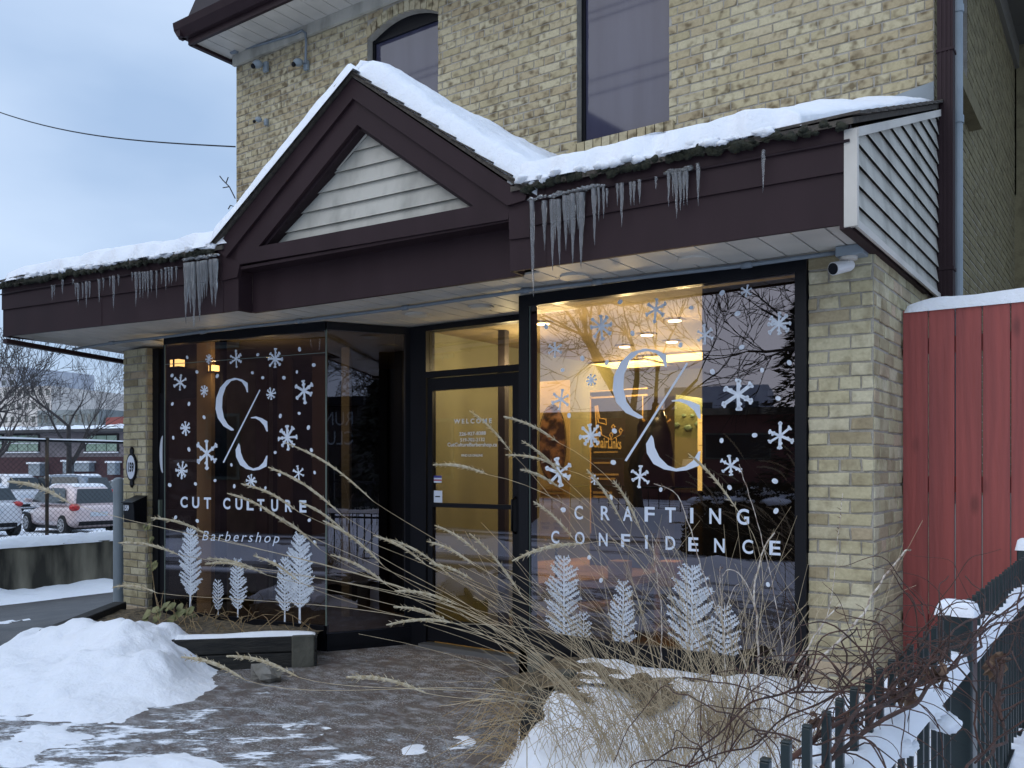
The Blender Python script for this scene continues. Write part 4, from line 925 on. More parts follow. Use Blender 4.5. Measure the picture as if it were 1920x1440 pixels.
# coat rack and coats
Y = 7.0; A = onY(1222, 1000, Y); t = thing('coat_rack', 'wooden coat stand hung with dark coats near the banners', 'coat rack', (A.x, Y, .01)); b = MB(); b.tube([(A.x+.05, Y, .012), (A.x+.05, Y, onY(1222, 782, Y).z)], .03, 8)
for k in range(4):
    a = k*math.pi/2+.4; b.tube([(A.x+.05, Y, 1.75), (A.x+.05+.12*math.cos(a), Y+.12*math.sin(a), 1.86)], .012, 5); b.tube([(A.x+.05, Y, .08), (A.x+.05+.25*math.cos(a), Y+.25*math.sin(a), .02)], .018, 5)
b.build('stand', m_oak, t)
cz = onY(1222, 860, Y).z
b = MB(); b.sphere((A.x+.03, Y-.05, cz-.1), .4, 14, 12, sc=(.48,.4,1.3), jit=.5); o = b.build('dark_coats', m_black, None, smooth=True, loc=(A.x, Y, cz)); tag(o, 'bunch of dark coats hanging from the coat stand', 'coats')
# reception desk and counter
def desk(name, lab, cat, x0_, x1_, y0_, y1_, zt_, mat):
    t = thing(name, lab, cat, ((x0_+x1_)/2, (y0_+y1_)/2, .012)); b = MB(); b.box((x0_, y0_, zt_-.04), (x1_, y1_, zt_)); b.build('desk_top', mat, t, bevel=.008)
    b = MB(); b.box((x0_+.04, y0_+.05, .012), (x1_-.04, y1_-.05, zt_-.041)); b.build('desk_body', mat, t); return t
D1 = onY(1235, 905, 7.6); desk('counter', 'dark counter below the green poster carrying two black machines', 'counter', D1.x-.2, D1.x+1.25, 7.5, 8.1, D1.z-.05, m_dark)
for x, lab in ((1262, 'black card printer on the dark counter, left of the pair'), (1296, 'black receipt printer with curled paper on the dark counter')):
    p = onY(x, 905, 7.65); t = thing('printer', lab, 'printer', (p.x, 7.7, D1.z-.05)); b = MB(); z0_ = D1.z-.049
    b.prism([(p.x-.14, 7.6, z0_), (p.x+.14, 7.6, z0_), (p.x+.13, 7.6, z0_+.2), (p.x-.10, 7.6, z0_+.17)], (0, .22, 0)); b.build('body', m_black, t, bevel=.015)
    if x > 1280: b = MB(); b.frame_box((p.x-.08, 7.62, z0_+.2), (.16,0,0), (0,.12,.0), (0,.02,.07)); b.build('paper', m_white, t)
# long curved amber bench/table
t = thing('reception_table', 'long amber wooden table with a curved end just inside the right window', 'table', (-3.0, 5.9, .012))
pts = []
tzp = .55
for x, y in ((1008,1050),(1290,1028),(1284,1045),(1262,1062),(1200,1078),(1010,1092)): pts.append(onZ(x, y+2, tzp))
b = MB(); b.prism(pts, (0, 0, -.07)); b.build('table_top', m_oak, t)
cen = sum(pts, Vector())/len(pts); b = MB(); b.prism([cen+(p-cen)*.86+Vector((0,0,-.071)) for p in pts], (0, 0, -.12)); b.build('table_apron', M('amber_dark', (.13,.07,.025), .5), t)
b = MB(); 
for p in pts[::2]: q = cen+(p-cen)*.7; b.box((q.x-.03, q.y-.03, .012), (q.x+.03, q.y+.03, tzp-.19))
b.build('table_legs', m_black, t)
for (x0_, y0_, x1_, y1_, mt_, lab) in ((1140,992,1168,1030,m_oak,'brown cardboard box on the amber table'),(1232,985,1265,1030,M('red_box', (.42,.13,.06), .6, (.5,.3,.12), 20),'red patterned box on the amber table')):
    A = onY(x0_, y1_, 6.1); B = onY(x1_, y0_, 6.1); b = MB(); b.box((A.x, 6.1, tzp+.001), (B.x, 6.25, tzp+.001+abs(B.z-A.z))); b.box((A.x-.002, 6.098, tzp+abs(B.z-A.z)*.8), (B.x+.002, 6.1, tzp+abs(B.z-A.z)*.86)); o = b.build('box', mt_, None, loc=(A.x, 6.1, tzp)); tag(o, lab, 'box')
# things seen through the door
Y = 6.9; A = onY(818, 1060, Y); B = onY(868, 800, Y); t = thing('cabinet', 'pale tan cabinet seen through the left half of the entrance door', 'cabinet', (A.x, Y, .012)); b = MB(); b.box((A.x, Y, .012), (B.x, Y+.4, B.z)); b.build('cabinet_body', m_tan, t)
b = MB(); b.box((A.x+.03, Y-.015, .1), ((A.x+B.x)/2-.01, Y-.001, B.z-.35)); b.box(((A.x+B.x)/2+.01, Y-.015, .1), (B.x-.03, Y-.001, B.z-.35)); b.build('cabinet_door', m_gold, t)
Y = 6.7; A = onY(812, 895, Y); B = onY(864, 835, Y); b = MB(); b.box((A.x, Y, A.z), (B.x, Y+.01, B.z)); o = b.build('notice_board', M('notice_grey', (.13,.13,.12), .6, (.07,.10,.08), 2, stretch=(.2,.2,4)), None, loc=(A.x, Y, A.z)); tag(o, 'grey notice with a dark green lower band behind the entrance door glass', 'notice')
A = onY(940, 1200, 6.0); b = MB(); b.box((A.x-.035, 6.0, .01), (A.x+.035, 6.06, SZ-.005)); b.build('interior_post', m_dark, INT)
A = onY(945, 960, 7.6); b = MB(); b.box((A.x-.9, 7.6, .012), (A.x+.3, 8.2, .95)); b.box((A.x-.95, 7.55, .951), (A.x+.35, 8.25, .99)); o = b.build('drawer_chest', m_oak, None, loc=(A.x, 7.6, .01)); tag(o, 'amber wooden chest low down behind the right half of the door glass', 'chest')
Y = 7.4; A = onY(822, 800, Y); B = onY(850, 758, Y); t = thing('wall_monitor', 'dark monitor seen above the cabinet through the entrance door', 'monitor', (A.x, Y, A.z)); b = MB(); b.box((A.x, Y, A.z), (B.x, Y+.12, B.z)); b.build('screen', m_black, t); b = MB(); b.box((A.x+.1, Y+.12, A.z+.1), (A.x+.2, 9.6, A.z+.14)); b.build('arm', m_black, t)

# ================================================================ PLAQUE, MAILBOX, CAMERAS
PZ = Plane((LX0, LY-.013), (LX1, LY-.013))
u, z = PZ.px(248, 876); c_ = PZ.P(u, z); t = thing('number_plaque', 'oval black and white house number plaque on the left brick pier', 'plaque', c_)
b = MB(); b.disc(c_, PZ.n, .085, 32, .014, ry=.135); b.disc(PZ.P(u, z+.155), PZ.n, .028, 12, .012, ry=.035); b.disc(PZ.P(u, z-.155), PZ.n, .028, 12, .012, ry=.035); b.disc(PZ.P(u, z+.185), PZ.n, .014, 8, .012); b.disc(PZ.P(u, z-.185), PZ.n, .014, 8, .012); b.build('plaque_rim', m_black, t)
b = MB(); b.disc(PZ.P(u, z, .014), PZ.n, .068, 32, .003, ry=.115); b.build('plaque_face', m_white, t)
v, f = text2d('159', 0, .045); X0, X1 = min(q[0] for q in v), max(q[0] for q in v)
flat(PZ, [(u+((q[0]-X0)/(X1-X0)-.5)*.100+.004, z-.04+q[1]*.085/.72) for q in v], f, .0185).build('number', m_black, t)
b = MB(); MBZ = onY(250, 980, LY).z; mx0 = PZ.px(240, 955)[0]
mbx0 = onY(234, 955, LY-.13).x; mbx1 = onY(254, 955, LY-.13).x
z0_, z1_ = CZ-.505, CZ-.29
t = thing('mailbox', 'black wall mailbox with white number on the left brick pier', 'mailbox', (mbx0, LY-.02, z0_)); b = MB()
b.prism([(mbx0, LY-.01, z0_), (mbx0, LY-.14, z0_), (mbx0, LY-.15, z1_-.03), (mbx0, LY-.01, z1_+.03)], (mbx1-mbx0, 0, 0)); b.build('body', m_black, t, bevel=.004)
b = MB(); b.prism([(mbx0-.006, LY-.01, z1_+.032), (mbx0-.006, LY-.165, z1_-.030), (mbx0-.006, LY-.165, z1_-.022), (mbx0-.006, LY-.01, z1_+.040)], (mbx1-mbx0+.012, 0, 0)); b.build('lid', m_black, t)
PM = Plane((mbx0, LY-.1512), (mbx1, LY-.1512)); v, f = text2d('159', 0, .04); X0, X1 = min(q[0] for q in v), max(q[0] for q in v)
flat(PM, [(.02+(q[0]-X0)/(X1-X0)*.085, z1_-.10+q[1]*.05/.72) for q in v], f, .002).build('number', m_white, t)
# white bullet camera under the soffit
t = thing('security_camera', 'white bullet security camera hanging from a grey junction box under the canopy', 'camera', onZ(1598, 470, SZ)); p = onZ(1597, 462, SZ-.0)
b = MB(); b.box((p.x-.07, p.y-.055, SZ-.055), (p.x+.07, p.y+.055, SZ-.002)); b.build('junction_box', m_pipe, t, bevel=.005)
q = atT(1591, 485, (p.y*FW[1]+p.x*FW[0])); b = MB(); b.tube([(q.x, q.y, SZ-.056), (q.x, q.y, SZ-.072)], .045, 16); b.tube([(q.x, q.y, SZ-.072), (q.x+.01, q.y, q.z-.01)], .013, 8); b.build('bracket', m_soffit, t)
c_ = atT(1580, 500, q.y*FW[1]+q.x*FW[0]); d = (Vector((-.35, -.75, -.22))).normalized(); b = MB(); m_cam = M('camera_white', (.62,.62,.62), .35)
b.tube([c_-d*.065, c_-d*.05, c_+d*.05, c_+d*.075], [.026, .032, .034, .034], 18); b.tube([c_-d*.05, Vector((q.x+.01, q.y, q.z-.01))], .010, 8); b.build('body', m_cam, t, smooth=False)
b = MB(); b.tube([c_+d*.0751, c_+d*.078], .030, 18); b.build('lens', m_black, t)
def dome(x, y, lab, w=.075):
    p = onY(x, y, WY-.02); t = thing('wall_camera', lab, 'camera', p); b = MB(); b.box((p.x+.0, WY-.05, p.z-w*.8), (p.x+w*.9, WY-.011, p.z+w*.7)); b.build('mount', m_pipe, t, bevel=.008)
    b = MB(); b.sphere((p.x-.01, WY-.11, p.z+.01), w*.8, 14, 9, sc=(1.05,.9,.75)); b.build('housing', m_pipe, t, smooth=True); b = MB(); b.sphere((p.x-.035, WY-.15, p.z-.02), w*.38, 10, 7); b.build('lens', m_black, t, smooth=True); return t
dome(496, 127, 'grey dome camera high on the wall, nearest the left corner'); dome(572, 124, 'grey camera at the end of the bent conduit below the eave', .07); dome(498, 230, 'small grey sensor low on the wall below the dome cameras', .05)
b = MB(); b.tube([onY(x, y, WY-.06) for x, y in ((438,97),(500,80),(555,63),(566,57),(573,62),(574,80),(573,118))], .014, 8); b.tube([onY(434, 97, WY-.1), onY(444, 95, WY-.1)], .03, 8); b.build('wall_conduit', m_conduit, BLD, smooth=True)
# overhead wire
t = MB(); A = onY(441, 275, WY+.05); B = atT(-160, 143, 15.5); pts = []
for i in range(25):
    s_ = i/24; p = A.lerp(B, s_); p.z -= .55*math.sin(math.pi*s_)*.55; pts.append(p)
t.tube(pts, .009, 5); o = t.build('overhead_cable', m_black, None, loc=A); tag(o, 'black overhead cable running from the building corner across the sky', 'cable')
# steel bollard
p = onZ(222, 1150, -.0); pt = onY(222, 897, p.y); b = MB(); b.tube([(p.x, p.y, -.05), (p.x, p.y, pt.z-.02), (p.x, p.y, pt.z)], [.049, .049, .040], 20)
t = thing('bollard', 'tall grey steel pipe bollard in front of the left brick pier', 'bollard', (p.x, p.y, 0)); b.build('post', m_pipe, t, smooth=False)
b = MB(); b.sphere((p.x, p.y, pt.z-.015), .047, 14, 8, sc=(1,1,.55)); b.build('cap', m_pipe, t, smooth=True)
b = MB(); b.tube([(p.x, p.y, 1.20), (p.x, p.y, 1.215)], .051, 20); b.build('ring', m_pipe, t)
# ================================================================ SNOW AND ICE ON THE CANOPY
def snow_sheet(b, A, B_, C_, D, n, m, th, seed=0, edge=(.06, .06, .06, .06), lump=.25, up=Vector((0, 0, 1)), over=0, rag=.0):
    """snow lying on the quad A-B (eave) .. D-C (top); edges taper"""
    A, B_, C_, D = map(Vector, (A, B_, C_, D)); vs = []; W_ = (B_-A).length; H_ = (D-A).length
    for j in range(m+1):
        t = j/m
        for i in range(n+1):
            s = i/n; p = (A.lerp(B_, s)).lerp(D.lerp(C_, s), t)
            e0 = min(1, s*W_/edge[0]) if edge[0] else 1; e1 = min(1, (1-s)*W_/edge[1]) if edge[1] else 1
            e2 = min(1, t*H_/edge[2]) if edge[2] else 1; e3 = min(1, (1-t)*H_/edge[3]) if edge[3] else 1
            f = 1
            for e in (e0, e1, e2, e3): f *= math.sqrt(max(0, 1-(1-e)**2))
            nn = noise.noise(p*2.2+Vector((seed, 0, 0)))*.6+noise.noise(p*6+Vector((seed, 3, 0)))*.28+noise.noise(p*17)*.10
            h = th*f*(1+lump*nn*1.6)-(.02 if f == 0 else 0)
            q = p+up*h
            if rag and t < .12: q += (A-D).normalized()*rag*noise.noise(p*7+Vector((seed,)*3))*(1-t/.12)
            vs.append(q)
    k = n+1
    b.add(vs, [(j*k+i, j*k+i+1, (j+1)*k+i+1, (j+1)*k+i) for j in range(m) for i in range(n)])
rz = .03
b = MB(); R3 = lambda u, t: eavept(u, .05).lerp(Vector((eavept(u).x, WY-.01, TZ)), t)+Vector((0, 0, rz))
snow_sheet(b, R3(GR[0]-.15, .0), R3(uR-.22, .0), R3(uR-.03, 1), R3(GR[0]-.15, 1), 200, 70, .10, 1, (.05, .40, .06, .35), .38, rag=.14)
snow_sheet(b, R3(.02, .0), R3(GL[0]+.15, .0), R3(GL[0]+.15, 1), R3(.02, 1), 160, 50, .09, 4, (.35, .05, .10, .3), .45, rag=.10)
rs = random.Random(77)
for (u0, u1) in ((.1, GL[0]), (GR[0]-.02, uR-.35)):
    u = u0
    while u < u1:
        r = rs.uniform(.012, .032); b.sphere(CP.P(u, EZ+.012+sag(u)+rs.uniform(-.012, .02), .045+rs.uniform(-.03, .012)), r, 8, 6, sc=(1.6, 1.1, .7), jit=.6); u += rs.uniform(.01, .05)
o = b.build('roof_snow', m_snow, None, smooth=True, loc=(-4.8, 4.3, EZ)); tag(o, 'snow lying along both wings of the canopy roof', 'snow', kind='stuff')
b = MB(); dzz = Vector((0, 0, .04))
a2 = aP+CP.n*-.02+dzz; r2 = rP+CP.n*-.02+dzz; l2 = lP+CP.n*-.02+dzz
upn = Vector((.35, 0, .9)).normalized()
snow_sheet(b, a2+Vector((-.0, 0, -.02)), r2+Vector((.05, 0, -.03)), backp(r2)+Vector((.05, 0, 0)), backp(a2), 80, 70, .135, 9, (.10, .15, .12, .2), .30, up=upn)
upl = Vector((-.5, 0, .8)).normalized()
l3 = l2+CP.n*.05; a3 = a2+CP.n*.05; snow_sheet(b, l3, a3+Vector((.04, 0, 0)), backp(a2), backp(l2), 90, 60, .085, 13, (.1, .05, .012, .2), .25, up=upl)
b.sphere(a2+Vector((.02, .35, .035)), .1, 14, 10, sc=(1.1, 3.3, .95), jit=.15)
o = b.build('gable_snow', m_snow, None, smooth=True, loc=(aP.x, aP.y, aP.z)); tag(o, 'thick snow on both slopes of the small gable', 'snow', kind='stuff')
# icicles
rq = random.Random(8)
def icicle(x, y0_, y1_, lab, grp, w=1.0):
    p = cw(x, y0_, .055); q = cw(x, y1_, .055); l_ = p.z-q.z; n = 8; path = []; rad = []; r0_ = min(.0165, .0065+l_*.026)*w*rq.uniform(.8, 1.15)
    lean = rq.uniform(-.02, .02)
    for i in range(n+1):
        s = i/n; path.append((p.x+lean*s*l_+rq.uniform(-.0015, .0015), p.y+rq.uniform(-.0015, .0015), p.z+.012-s*(l_+.012))); rad.append(max(.0012, r0_*(1-s)**.75*(1+rq.uniform(-.13, .13))))
    b = MB(); b.tube(path, rad, 7); o = b.build('icicle', m_ice, None, smooth=True, loc=p); tag(o, lab, 'icicle', grp)
G1_ = 'icicles hanging from the canopy'
RI = [(75,760,1115),(122,762,940),(150,757,1015),(162,757,900),(175,757,1000),(200,742,940),(212,742,880),(228,737,990),(248,732,860),(262,732,1005),(307,717,920),(325,712,830),(343,710,820),(356,715,775),(395,697,770),(412,695,850),(445,692,770),(458,690,768),(478,682,765),(540,672,710),(588,657,775),(603,655,745),(615,655,820),(630,652,790),(645,652,770),(655,650,772),(697,622,772),(943,572,722)]
for i, (x, y0_, y1_) in enumerate(RI):
    grp = x < 270
    lab = 'long clear icicle in the cluster hanging right of the gable' if grp else ('short icicle hanging alone near the right end of the canopy' if x == 943 else 'icicle hanging alone between the short cluster and the lone one near the end' if x == 697 else 'icicle in the middle cluster over the right shop window' if x > 570 else 'small icicle in the thin row right of the long cluster')
    icicle(960+x/2, y0_/2, y1_/2, lab, G1_, 1.15 if grp else 1)
LI = [(360,360,455),(375,355,430),(432,320,410),(505,318,350),(522,345,430),(540,345,490),(572,345,445),(598,335,505),(620,330,440),(685,320,475),(715,310,385),(760,300,365),(787,295,520),(820,290,355),(915,270,320),(942,270,495),(968,270,440),(990,268,435),(1005,266,400),(1025,265,440),(1050,260,400),(1083,260,435),(1118,250,350),(1147,240,385),(1170,235,340),(1190,235,355),(1220,230,325),(1285,210,620),(1300,207,480),(1315,205,545),(1332,203,500),(1345,200,640),(1380,200,600),(1400,195,470),(1415,190,440),(1432,190,430),(1465,185,495),(1490,180,500),(1502,180,400)]
for x, y0_, y1_ in LI:
    grp = x > 1280
    icicle(x/3.692, 440+y0_/3.692, 440+y1_/3.692, 'long icicle in the dense cluster left of the gable' if grp else 'thin icicle in the scattered row along the far left canopy edge' if x < 850 else 'icicle in the middle row of the left canopy wing', G1_, 1.35 if grp else 1.0)
# clear ice rim over the clusters
b = MB()
for (xa, ya, xb, yb) in ((995,374,1130,348),(1250,325,1292,316),(345,487,408,478)):
    for i in range(16):
        s_ = i/15; b.sphere(cw(xa+(xb-xa)*s_, ya+(yb-ya)*s_+rq.uniform(-2, 2), .05), rq.uniform(.008, .018), 7, 5, sc=(1.8, .8, .8), jit=.5)
o = b.build('ice_rim', m_ice, None, smooth=True, loc=cw(1000, 374)); tag(o, 'lumpy clear ice along the eave above the icicles', 'ice', kind='stuff')

# ================================================================ PLANTERS, SNOW PILES, FOREGROUND
def hf(name, x0_, x1_, y0_, y1_, step, fn, mat, lab, cat, kind='structure', smooth_=True):
    nx_ = int((x1_-x0_)/step)+1; ny_ = int((y1_-y0_)/step)+1; vs = []; ok = {}; b = MB(); idx = {}
    for j in range(ny_):
        for i in range(nx_):
            X = x0_+i*step; Y_ = y0_+j*step; h = fn(X, Y_)
            if h is not None: idx[(i, j)] = len(vs); vs.append((X, Y_, h))
    fs = []
    for j in range(ny_-1):
        for i in range(nx_-1):
            k = [(i, j), (i+1, j), (i+1, j+1), (i, j+1)]
            if all(q in idx for q in k): fs.append(tuple(idx[q] for q in k))
    b.add(vs, fs); o = b.build(name, mat, None, smooth=smooth_, loc=((x0_+x1_)/2, (y0_+y1_)/2, 0))
    if kind: o['kind'] = kind
    if lab: tag(o, lab, cat)
    return o
def fb(X, Y_, s=1., o=0): return noise.noise(Vector((X*s+o, Y_*s, o)))
# left planter
LP = [(-4.86, 4.45), (-5.55, 3.74), (-6.75, 3.42), (-7.68, 4.6)]
t = thing('timber_planter', 'dark timber planter box under the left shop window, half buried in snow', 'planter', (-6.0, 4.1, 0))
def wallseg(b, p, q, z0_, z1_, th, proud=0):
    P = Plane(p, q); pb(b, P, -proud, P.len+proud, z0_, z1_, -th, 0)
b = MB()
for k, (z0_, z1_) in enumerate(((-.02, .105), (.112, .225))):
    wallseg(b, LP[1], LP[0], z0_, z1_, .12, .0); wallseg(b, LP[2], LP[1], z0_, z1_, .12, .0); wallseg(b, (-7.6, 4.5), LP[2], z0_, z1_, .12, .02)
b.build('timber_wall', m_timber, t, bevel=.008)
b = MB(); P_ = Plane((-4.98, 4.32), LP[0]); pb(b, P_, 0, .16, -.02, .23, -.10, .012); b.build('weathered_post', m_timber2, t, bevel=.01)
def inside(poly, x, y):
    c_ = False; n = len(poly)
    for i in range(n):
        (xa, ya), (xb, yb) = poly[i], poly[(i+1) % n]
        if (ya > y) != (yb > y) and x < (xb-xa)*(y-ya)/(yb-ya)+xa: c_ = not c_
    return c_
soil = [(-4.9, 4.40), (-5.55, 3.82), (-6.7, 3.5), (-7.5, 4.5), (-7.3, 4.75), (-6.9, 4.65), (-5.2, 4.9)]
o = hf('soil', -7.6, -4.85, 3.4, 5.0, .04, lambda X, Y_: .17+.03*fb(X, Y_, 6) if inside(soil, X, Y_) else None, m_litter, None, None); o.parent = t; o.location = Vector(o.location)-t.location; del o['kind']
b = MB(); b.sphere(onZ(500, 1262, .05), .09, 10, 7, sc=(1.4, .9, .8), jit=.6); o = b.build('stone', m_stone, None, smooth=False, loc=onZ(500, 1262, 0)); tag(o, 'pale rough stone resting against the left timber planter', 'stone')
# plants in the left planter: green remains and litter stalks
rq = random.Random(31); t = thing('withered_plant', 'withered plant with green leaves at the foot of the left window', 'plant', onZ(345, 1170, .2)); b = MB(); bl_ = MB()
for i in range(70):
    p = onZ(rq.uniform(290, 590), rq.uniform(1150, 1188), .2); d = Vector((rq.uniform(-1, 1), rq.uniform(-.6, .6), rq.uniform(.1, .7))); l_ = rq.uniform(.1, .35)
    q = p+d*l_; b.tube([p, p+d*l_*.5+Vector((0, 0, .03)), q], [.003, .0025, .001], 4)
for i in range(26):
    c_ = onZ(rq.uniform(285, 360), 1165, .2)+Vector((0, rq.uniform(-.1, .1), rq.uniform(0, .12))); r = rq.uniform(.02, .05); a = rq.uniform(0, 6)
    bl_.prism([c_+Vector((math.cos(a+k*1.05)*r*(1 if k % 2 else .8), math.sin(a+k*1.05)*r*.6, math.sin(a+k*1.05)*r*.7+k*.004)) for k in range(6)], (0, 0, .002))
for (x, y) in ((276, 990), (282, 1015), (288, 1058), (284, 1062)):
    c_ = onY(x, y, 4.6); 
    for k in range(5):
        r = rq.uniform(.012, .03); a = rq.uniform(0, 6); c2 = c_+Vector((rq.uniform(-.03, .03), rq.uniform(-.03, .03), rq.uniform(-.03, .03)))
        bl_.prism([c2+Vector((math.cos(a+j*1.26)*r, math.sin(a+j*1.26)*r*.4, math.sin(a+j*1.26)*r)) for j in range(5)], (0, .002, 0))
b.tube([onZ(300, 1165, .2), onY(290, 1110, 4.6), onY(284, 1060, 4.6), onY(276, 990, 4.6)], [.004, .003, .003, .002], 4)
b.build('stem', m_grass2, t); bl_.build('leaf', M('green_leaf', (.10,.11,.035), .7, (.20,.19,.08), 15), t)
# big snow pile at the left
SPK = [(-6.35, 3.60, .17, .85, .36), (-6.75, 3.45, .13, .45, .40), (-5.85, 3.60, .15, .50, .32), (-5.95, 3.10, .15, .85, .46), (-5.4, 3.4, .12, .45, .28), (-5.85, 3.95, .16, .45, .22), (-5.15, 3.0, .06, .42, .42), (-6.5, 2.5, .08, .9, .5)]
def pile(X, Y_):
    h = 0
    for cx, cy, a, sx_, sy_ in SPK: h += a*math.exp(-abs((X-cx)/sx_)**2.4-abs((Y_-cy)/sy_)**2.4)
    h = h*(1+.30*fb(X, Y_, 2.6, 5)+.20*fb(X, Y_, 6, 2)+.08*fb(X, Y_, 14, 8))+.07*fb(X, Y_, 1.7, 9)*min(1, h*6)-.05+.02*fb(X, Y_, 5)+.012*fb(X, Y_, 13)+.006*fb(X, Y_, 32)
    if Y_ > 4.4: h -= (Y_-4.4)*1.5
    return h if h > -.05 else None
hf('snow_pile', -9.2, -3.6, 1.0, 4.9, .035, pile, m_snow, None, None, 'structure')
# thin snow lip on the planter top
b = MB(); snow_sheet(b, (LP[1][0], LP[1][1], .228), (LP[0][0], LP[0][1], .228), (LP[0][0]-.07, LP[0][1]+.07, .228), (LP[1][0]-.07, LP[1][1]+.07, .228), 50, 5, .022, 3, (.02, .25, .02, .03), .6); o = b.build('planter_snow', m_snow, None, smooth=True, loc=(-5.2, 4.1, .22)); tag(o, 'thin snow lip on the left planter timber', 'snow', kind='stuff')

# right raised bed
RB = [(-3.18, 4.62), (-2.55, 3.35), (-1.75, 2.05), (-.5, .6), (.0, .6), (.0, 5.5), (-3.1, 4.88)]
t = thing('timber_bed', 'raised planting bed with timber edge under the right shop window', 'planter', (-2.4, 3.2, 0)); b = MB()
p_ = onZ(1000, 1310, .0)
for (p, q) in (((-2.98, 4.55), (-2.45, 3.55)),): 
    P_ = Plane(q, p)
    for k, (z0_, z1_) in enumerate(((-.02, .10), (.107, .225))): pb(b, P_, -.0, P_.len, z0_, z1_, 0, .12)
b.build('timber_wall', m_timber, t, bevel=.008)
b = MB(); pp = onZ(1000, 1310, 0); b.box((pp.x-.05, pp.y, -.02), (pp.x+.06, pp.y+.11, .27)); pq = onZ(1052, 1345, 0); b.box((pq.x-.05, pq.y, -.02), (pq.x+.05, pq.y+.1, .26)); b.build('weathered_post', m_timber2, t, bevel=.01)
b = MB(); A = onY(1085, 1183, 4.6); B = onY(1175, 1195, 4.6); 
def bed(X, Y_):
    # left limit runs from the door corner diagonally towards the street
    s = (Y_-.6)/(4.6-.6); lx = -1.0+(-3.02+1.0)*s if Y_ < 4.6 else -3.02
    lx += .12*fb(X, Y_, 1.7, 4)
    d = X-lx
    if Y_ > 4.86 and X < PX0+.0: return None
    if X > -.10+.0 and Y_ < 2: pass
    if d < -.12: return None
    e = smooth(-.12, .22, d)
    h = -.03+e*(.27+.05*fb(X, Y_, 1.3, 7)+.035*fb(X, Y_, 3.5, 1)+.012*fb(X, Y_, 11)+.005*fb(X, Y_, 30))
    g_ = math.exp(-((X+2.25)/.5)**2-((Y_-4.35)/.35)**2); h -= g_*.06       # sunken litter near the glass
    h += .10*math.exp(-((X+1.75)/.35)**2-((Y_-4.55)/.3)**2)
    if Y_ < 2.4: h -= .0
    return h
hf('garden_snow', -3.3, 1.6, .5, 5.45, .04, bed, m_snow, None, None, 'structure')
o = hf('bare_soil', -2.95, -1.95, 3.95, 4.85, .04, lambda X, Y_: (.232+.03*fb(X, Y_, 8)+.03*fb(X, Y_, 3, 3)) if abs(fb(X, Y_, 2.5, 8)) < .35 else None, m_litter, None, None)
# street side strip of snow patches near the camera
def patch(X, Y_):
    v = fb(X, Y_, 1.5, 3)+.5*fb(X, Y_, 4, 6)+.22*fb(X, Y_*1.5, 11, 2); m_ = -smooth(2.6, 3.9, Y_)*.55-.14-smooth(-2.2,-1.6,X)*0
    h = (v+m_)*.05
    return h if h > -.006 else None
hf('snow_patches', -5.6, -1.2, 1.6, 4.4, .03, patch, m_snow, None, None, 'structure')

# ---- retaining wall, lot fence
t = thing('retaining_wall', 'stained concrete retaining wall capped with snow beside the driveway', 'wall', (-14.6, 10, -.7)); b = MB(); b.box((-14.95, 4.2, -1.2), (-14.6, 26, .20)); b.build('concrete', m_concrete, t); 
b = MB()
for k in range(0): pass
b = MB(); snow_sheet(b, (-14.58, 4.2, .20), (-14.58, 26, .20), (-15.2, 26, .20), (-15.2, 4.2, .20), 140, 10, .13, 3, (.2, .2, .06, .2), .4, rag=.05); o = b.build('wall_snow', m_snow, None, smooth=True, loc=(-14.7, 10, .2)); tag(o, 'snow cap on the concrete retaining wall', 'snow', kind='stuff')
def bank(X, Y_):
    d = X+14.62; w_ = .75+.35*fb(X*.2, Y_, .7, 1); g0 = ground_h(min(X, -8), Y_); h = .23*(1-d/w_)*(1+.4*fb(X, Y_, 1.6, 3)+.2*fb(X, Y_, 4)) if d < w_ else -.05
    return g0+max(-.04, h) if d < w_+.12 else None
hf('snow_bank', -14.62, -13.0, 4.5, 24, .08, bank, m_snow, None, None, 'structure')
XF = -14.78; zr = lambda y: .20
t = thing('chain_link_fence', 'chain-link fence with rusty posts on top of the retaining wall', 'fence', (XF, 10, .2)); fz = onX(80, 826, XF).z
py = [onX(88, 950, XF).y]; b = MB(); m_post = M('rusty_post', (.09,.06,.035), .8, (.05,.045,.04), 6, bump=.3)
m_wire = M('fence_wire', (.035,.036,.038), .6)
posts = [py[0]+k*3.05 for k in range(-2, 5)]
for y in posts: b = MB(); b.tube([(XF, y, .15), (XF, y, fz+.02)], .030, 10); b.sphere((XF, y, fz+.03), .036, 8, 6); b.build('post', m_post, t, smooth=True)
b = MB(); b.tube([(XF, posts[0], fz), (XF, posts[-1], fz)], .023, 8); b.build('top_rail', m_black, t)
b = MB(); z0_, z1_ = .26, fz; H = z1_-z0_; y = posts[0]-H; c0 = .085
ya, yb = 5.5, 11.5
while y < yb:
    for sg_ in (1, -1):
        y0_, y1__ = (y, y+H) if sg_ == 1 else (y+H, y)
        b.tube([(XF+.026, y0_, z0_), (XF+.026, y1__, z1_)], .0028, 3, cap=False)
    y += c0
b.build('wire_mesh', m_wire, t)
b = MB(); snow_sheet(b, (XF+.02, posts[0], fz+.022), (XF+.02, posts[-1], fz+.022), (XF-.02, posts[-1], fz+.022), (XF-.02, posts[0], fz+.022), 200, 4, .018, 3, (.02,.02,.015,.015), .6); o = b.build('rail_snow', m_snow, None, smooth=True, loc=(XF, 10, fz)); tag(o, 'thin line of snow on the chain-link top rail', 'snow', kind='stuff')
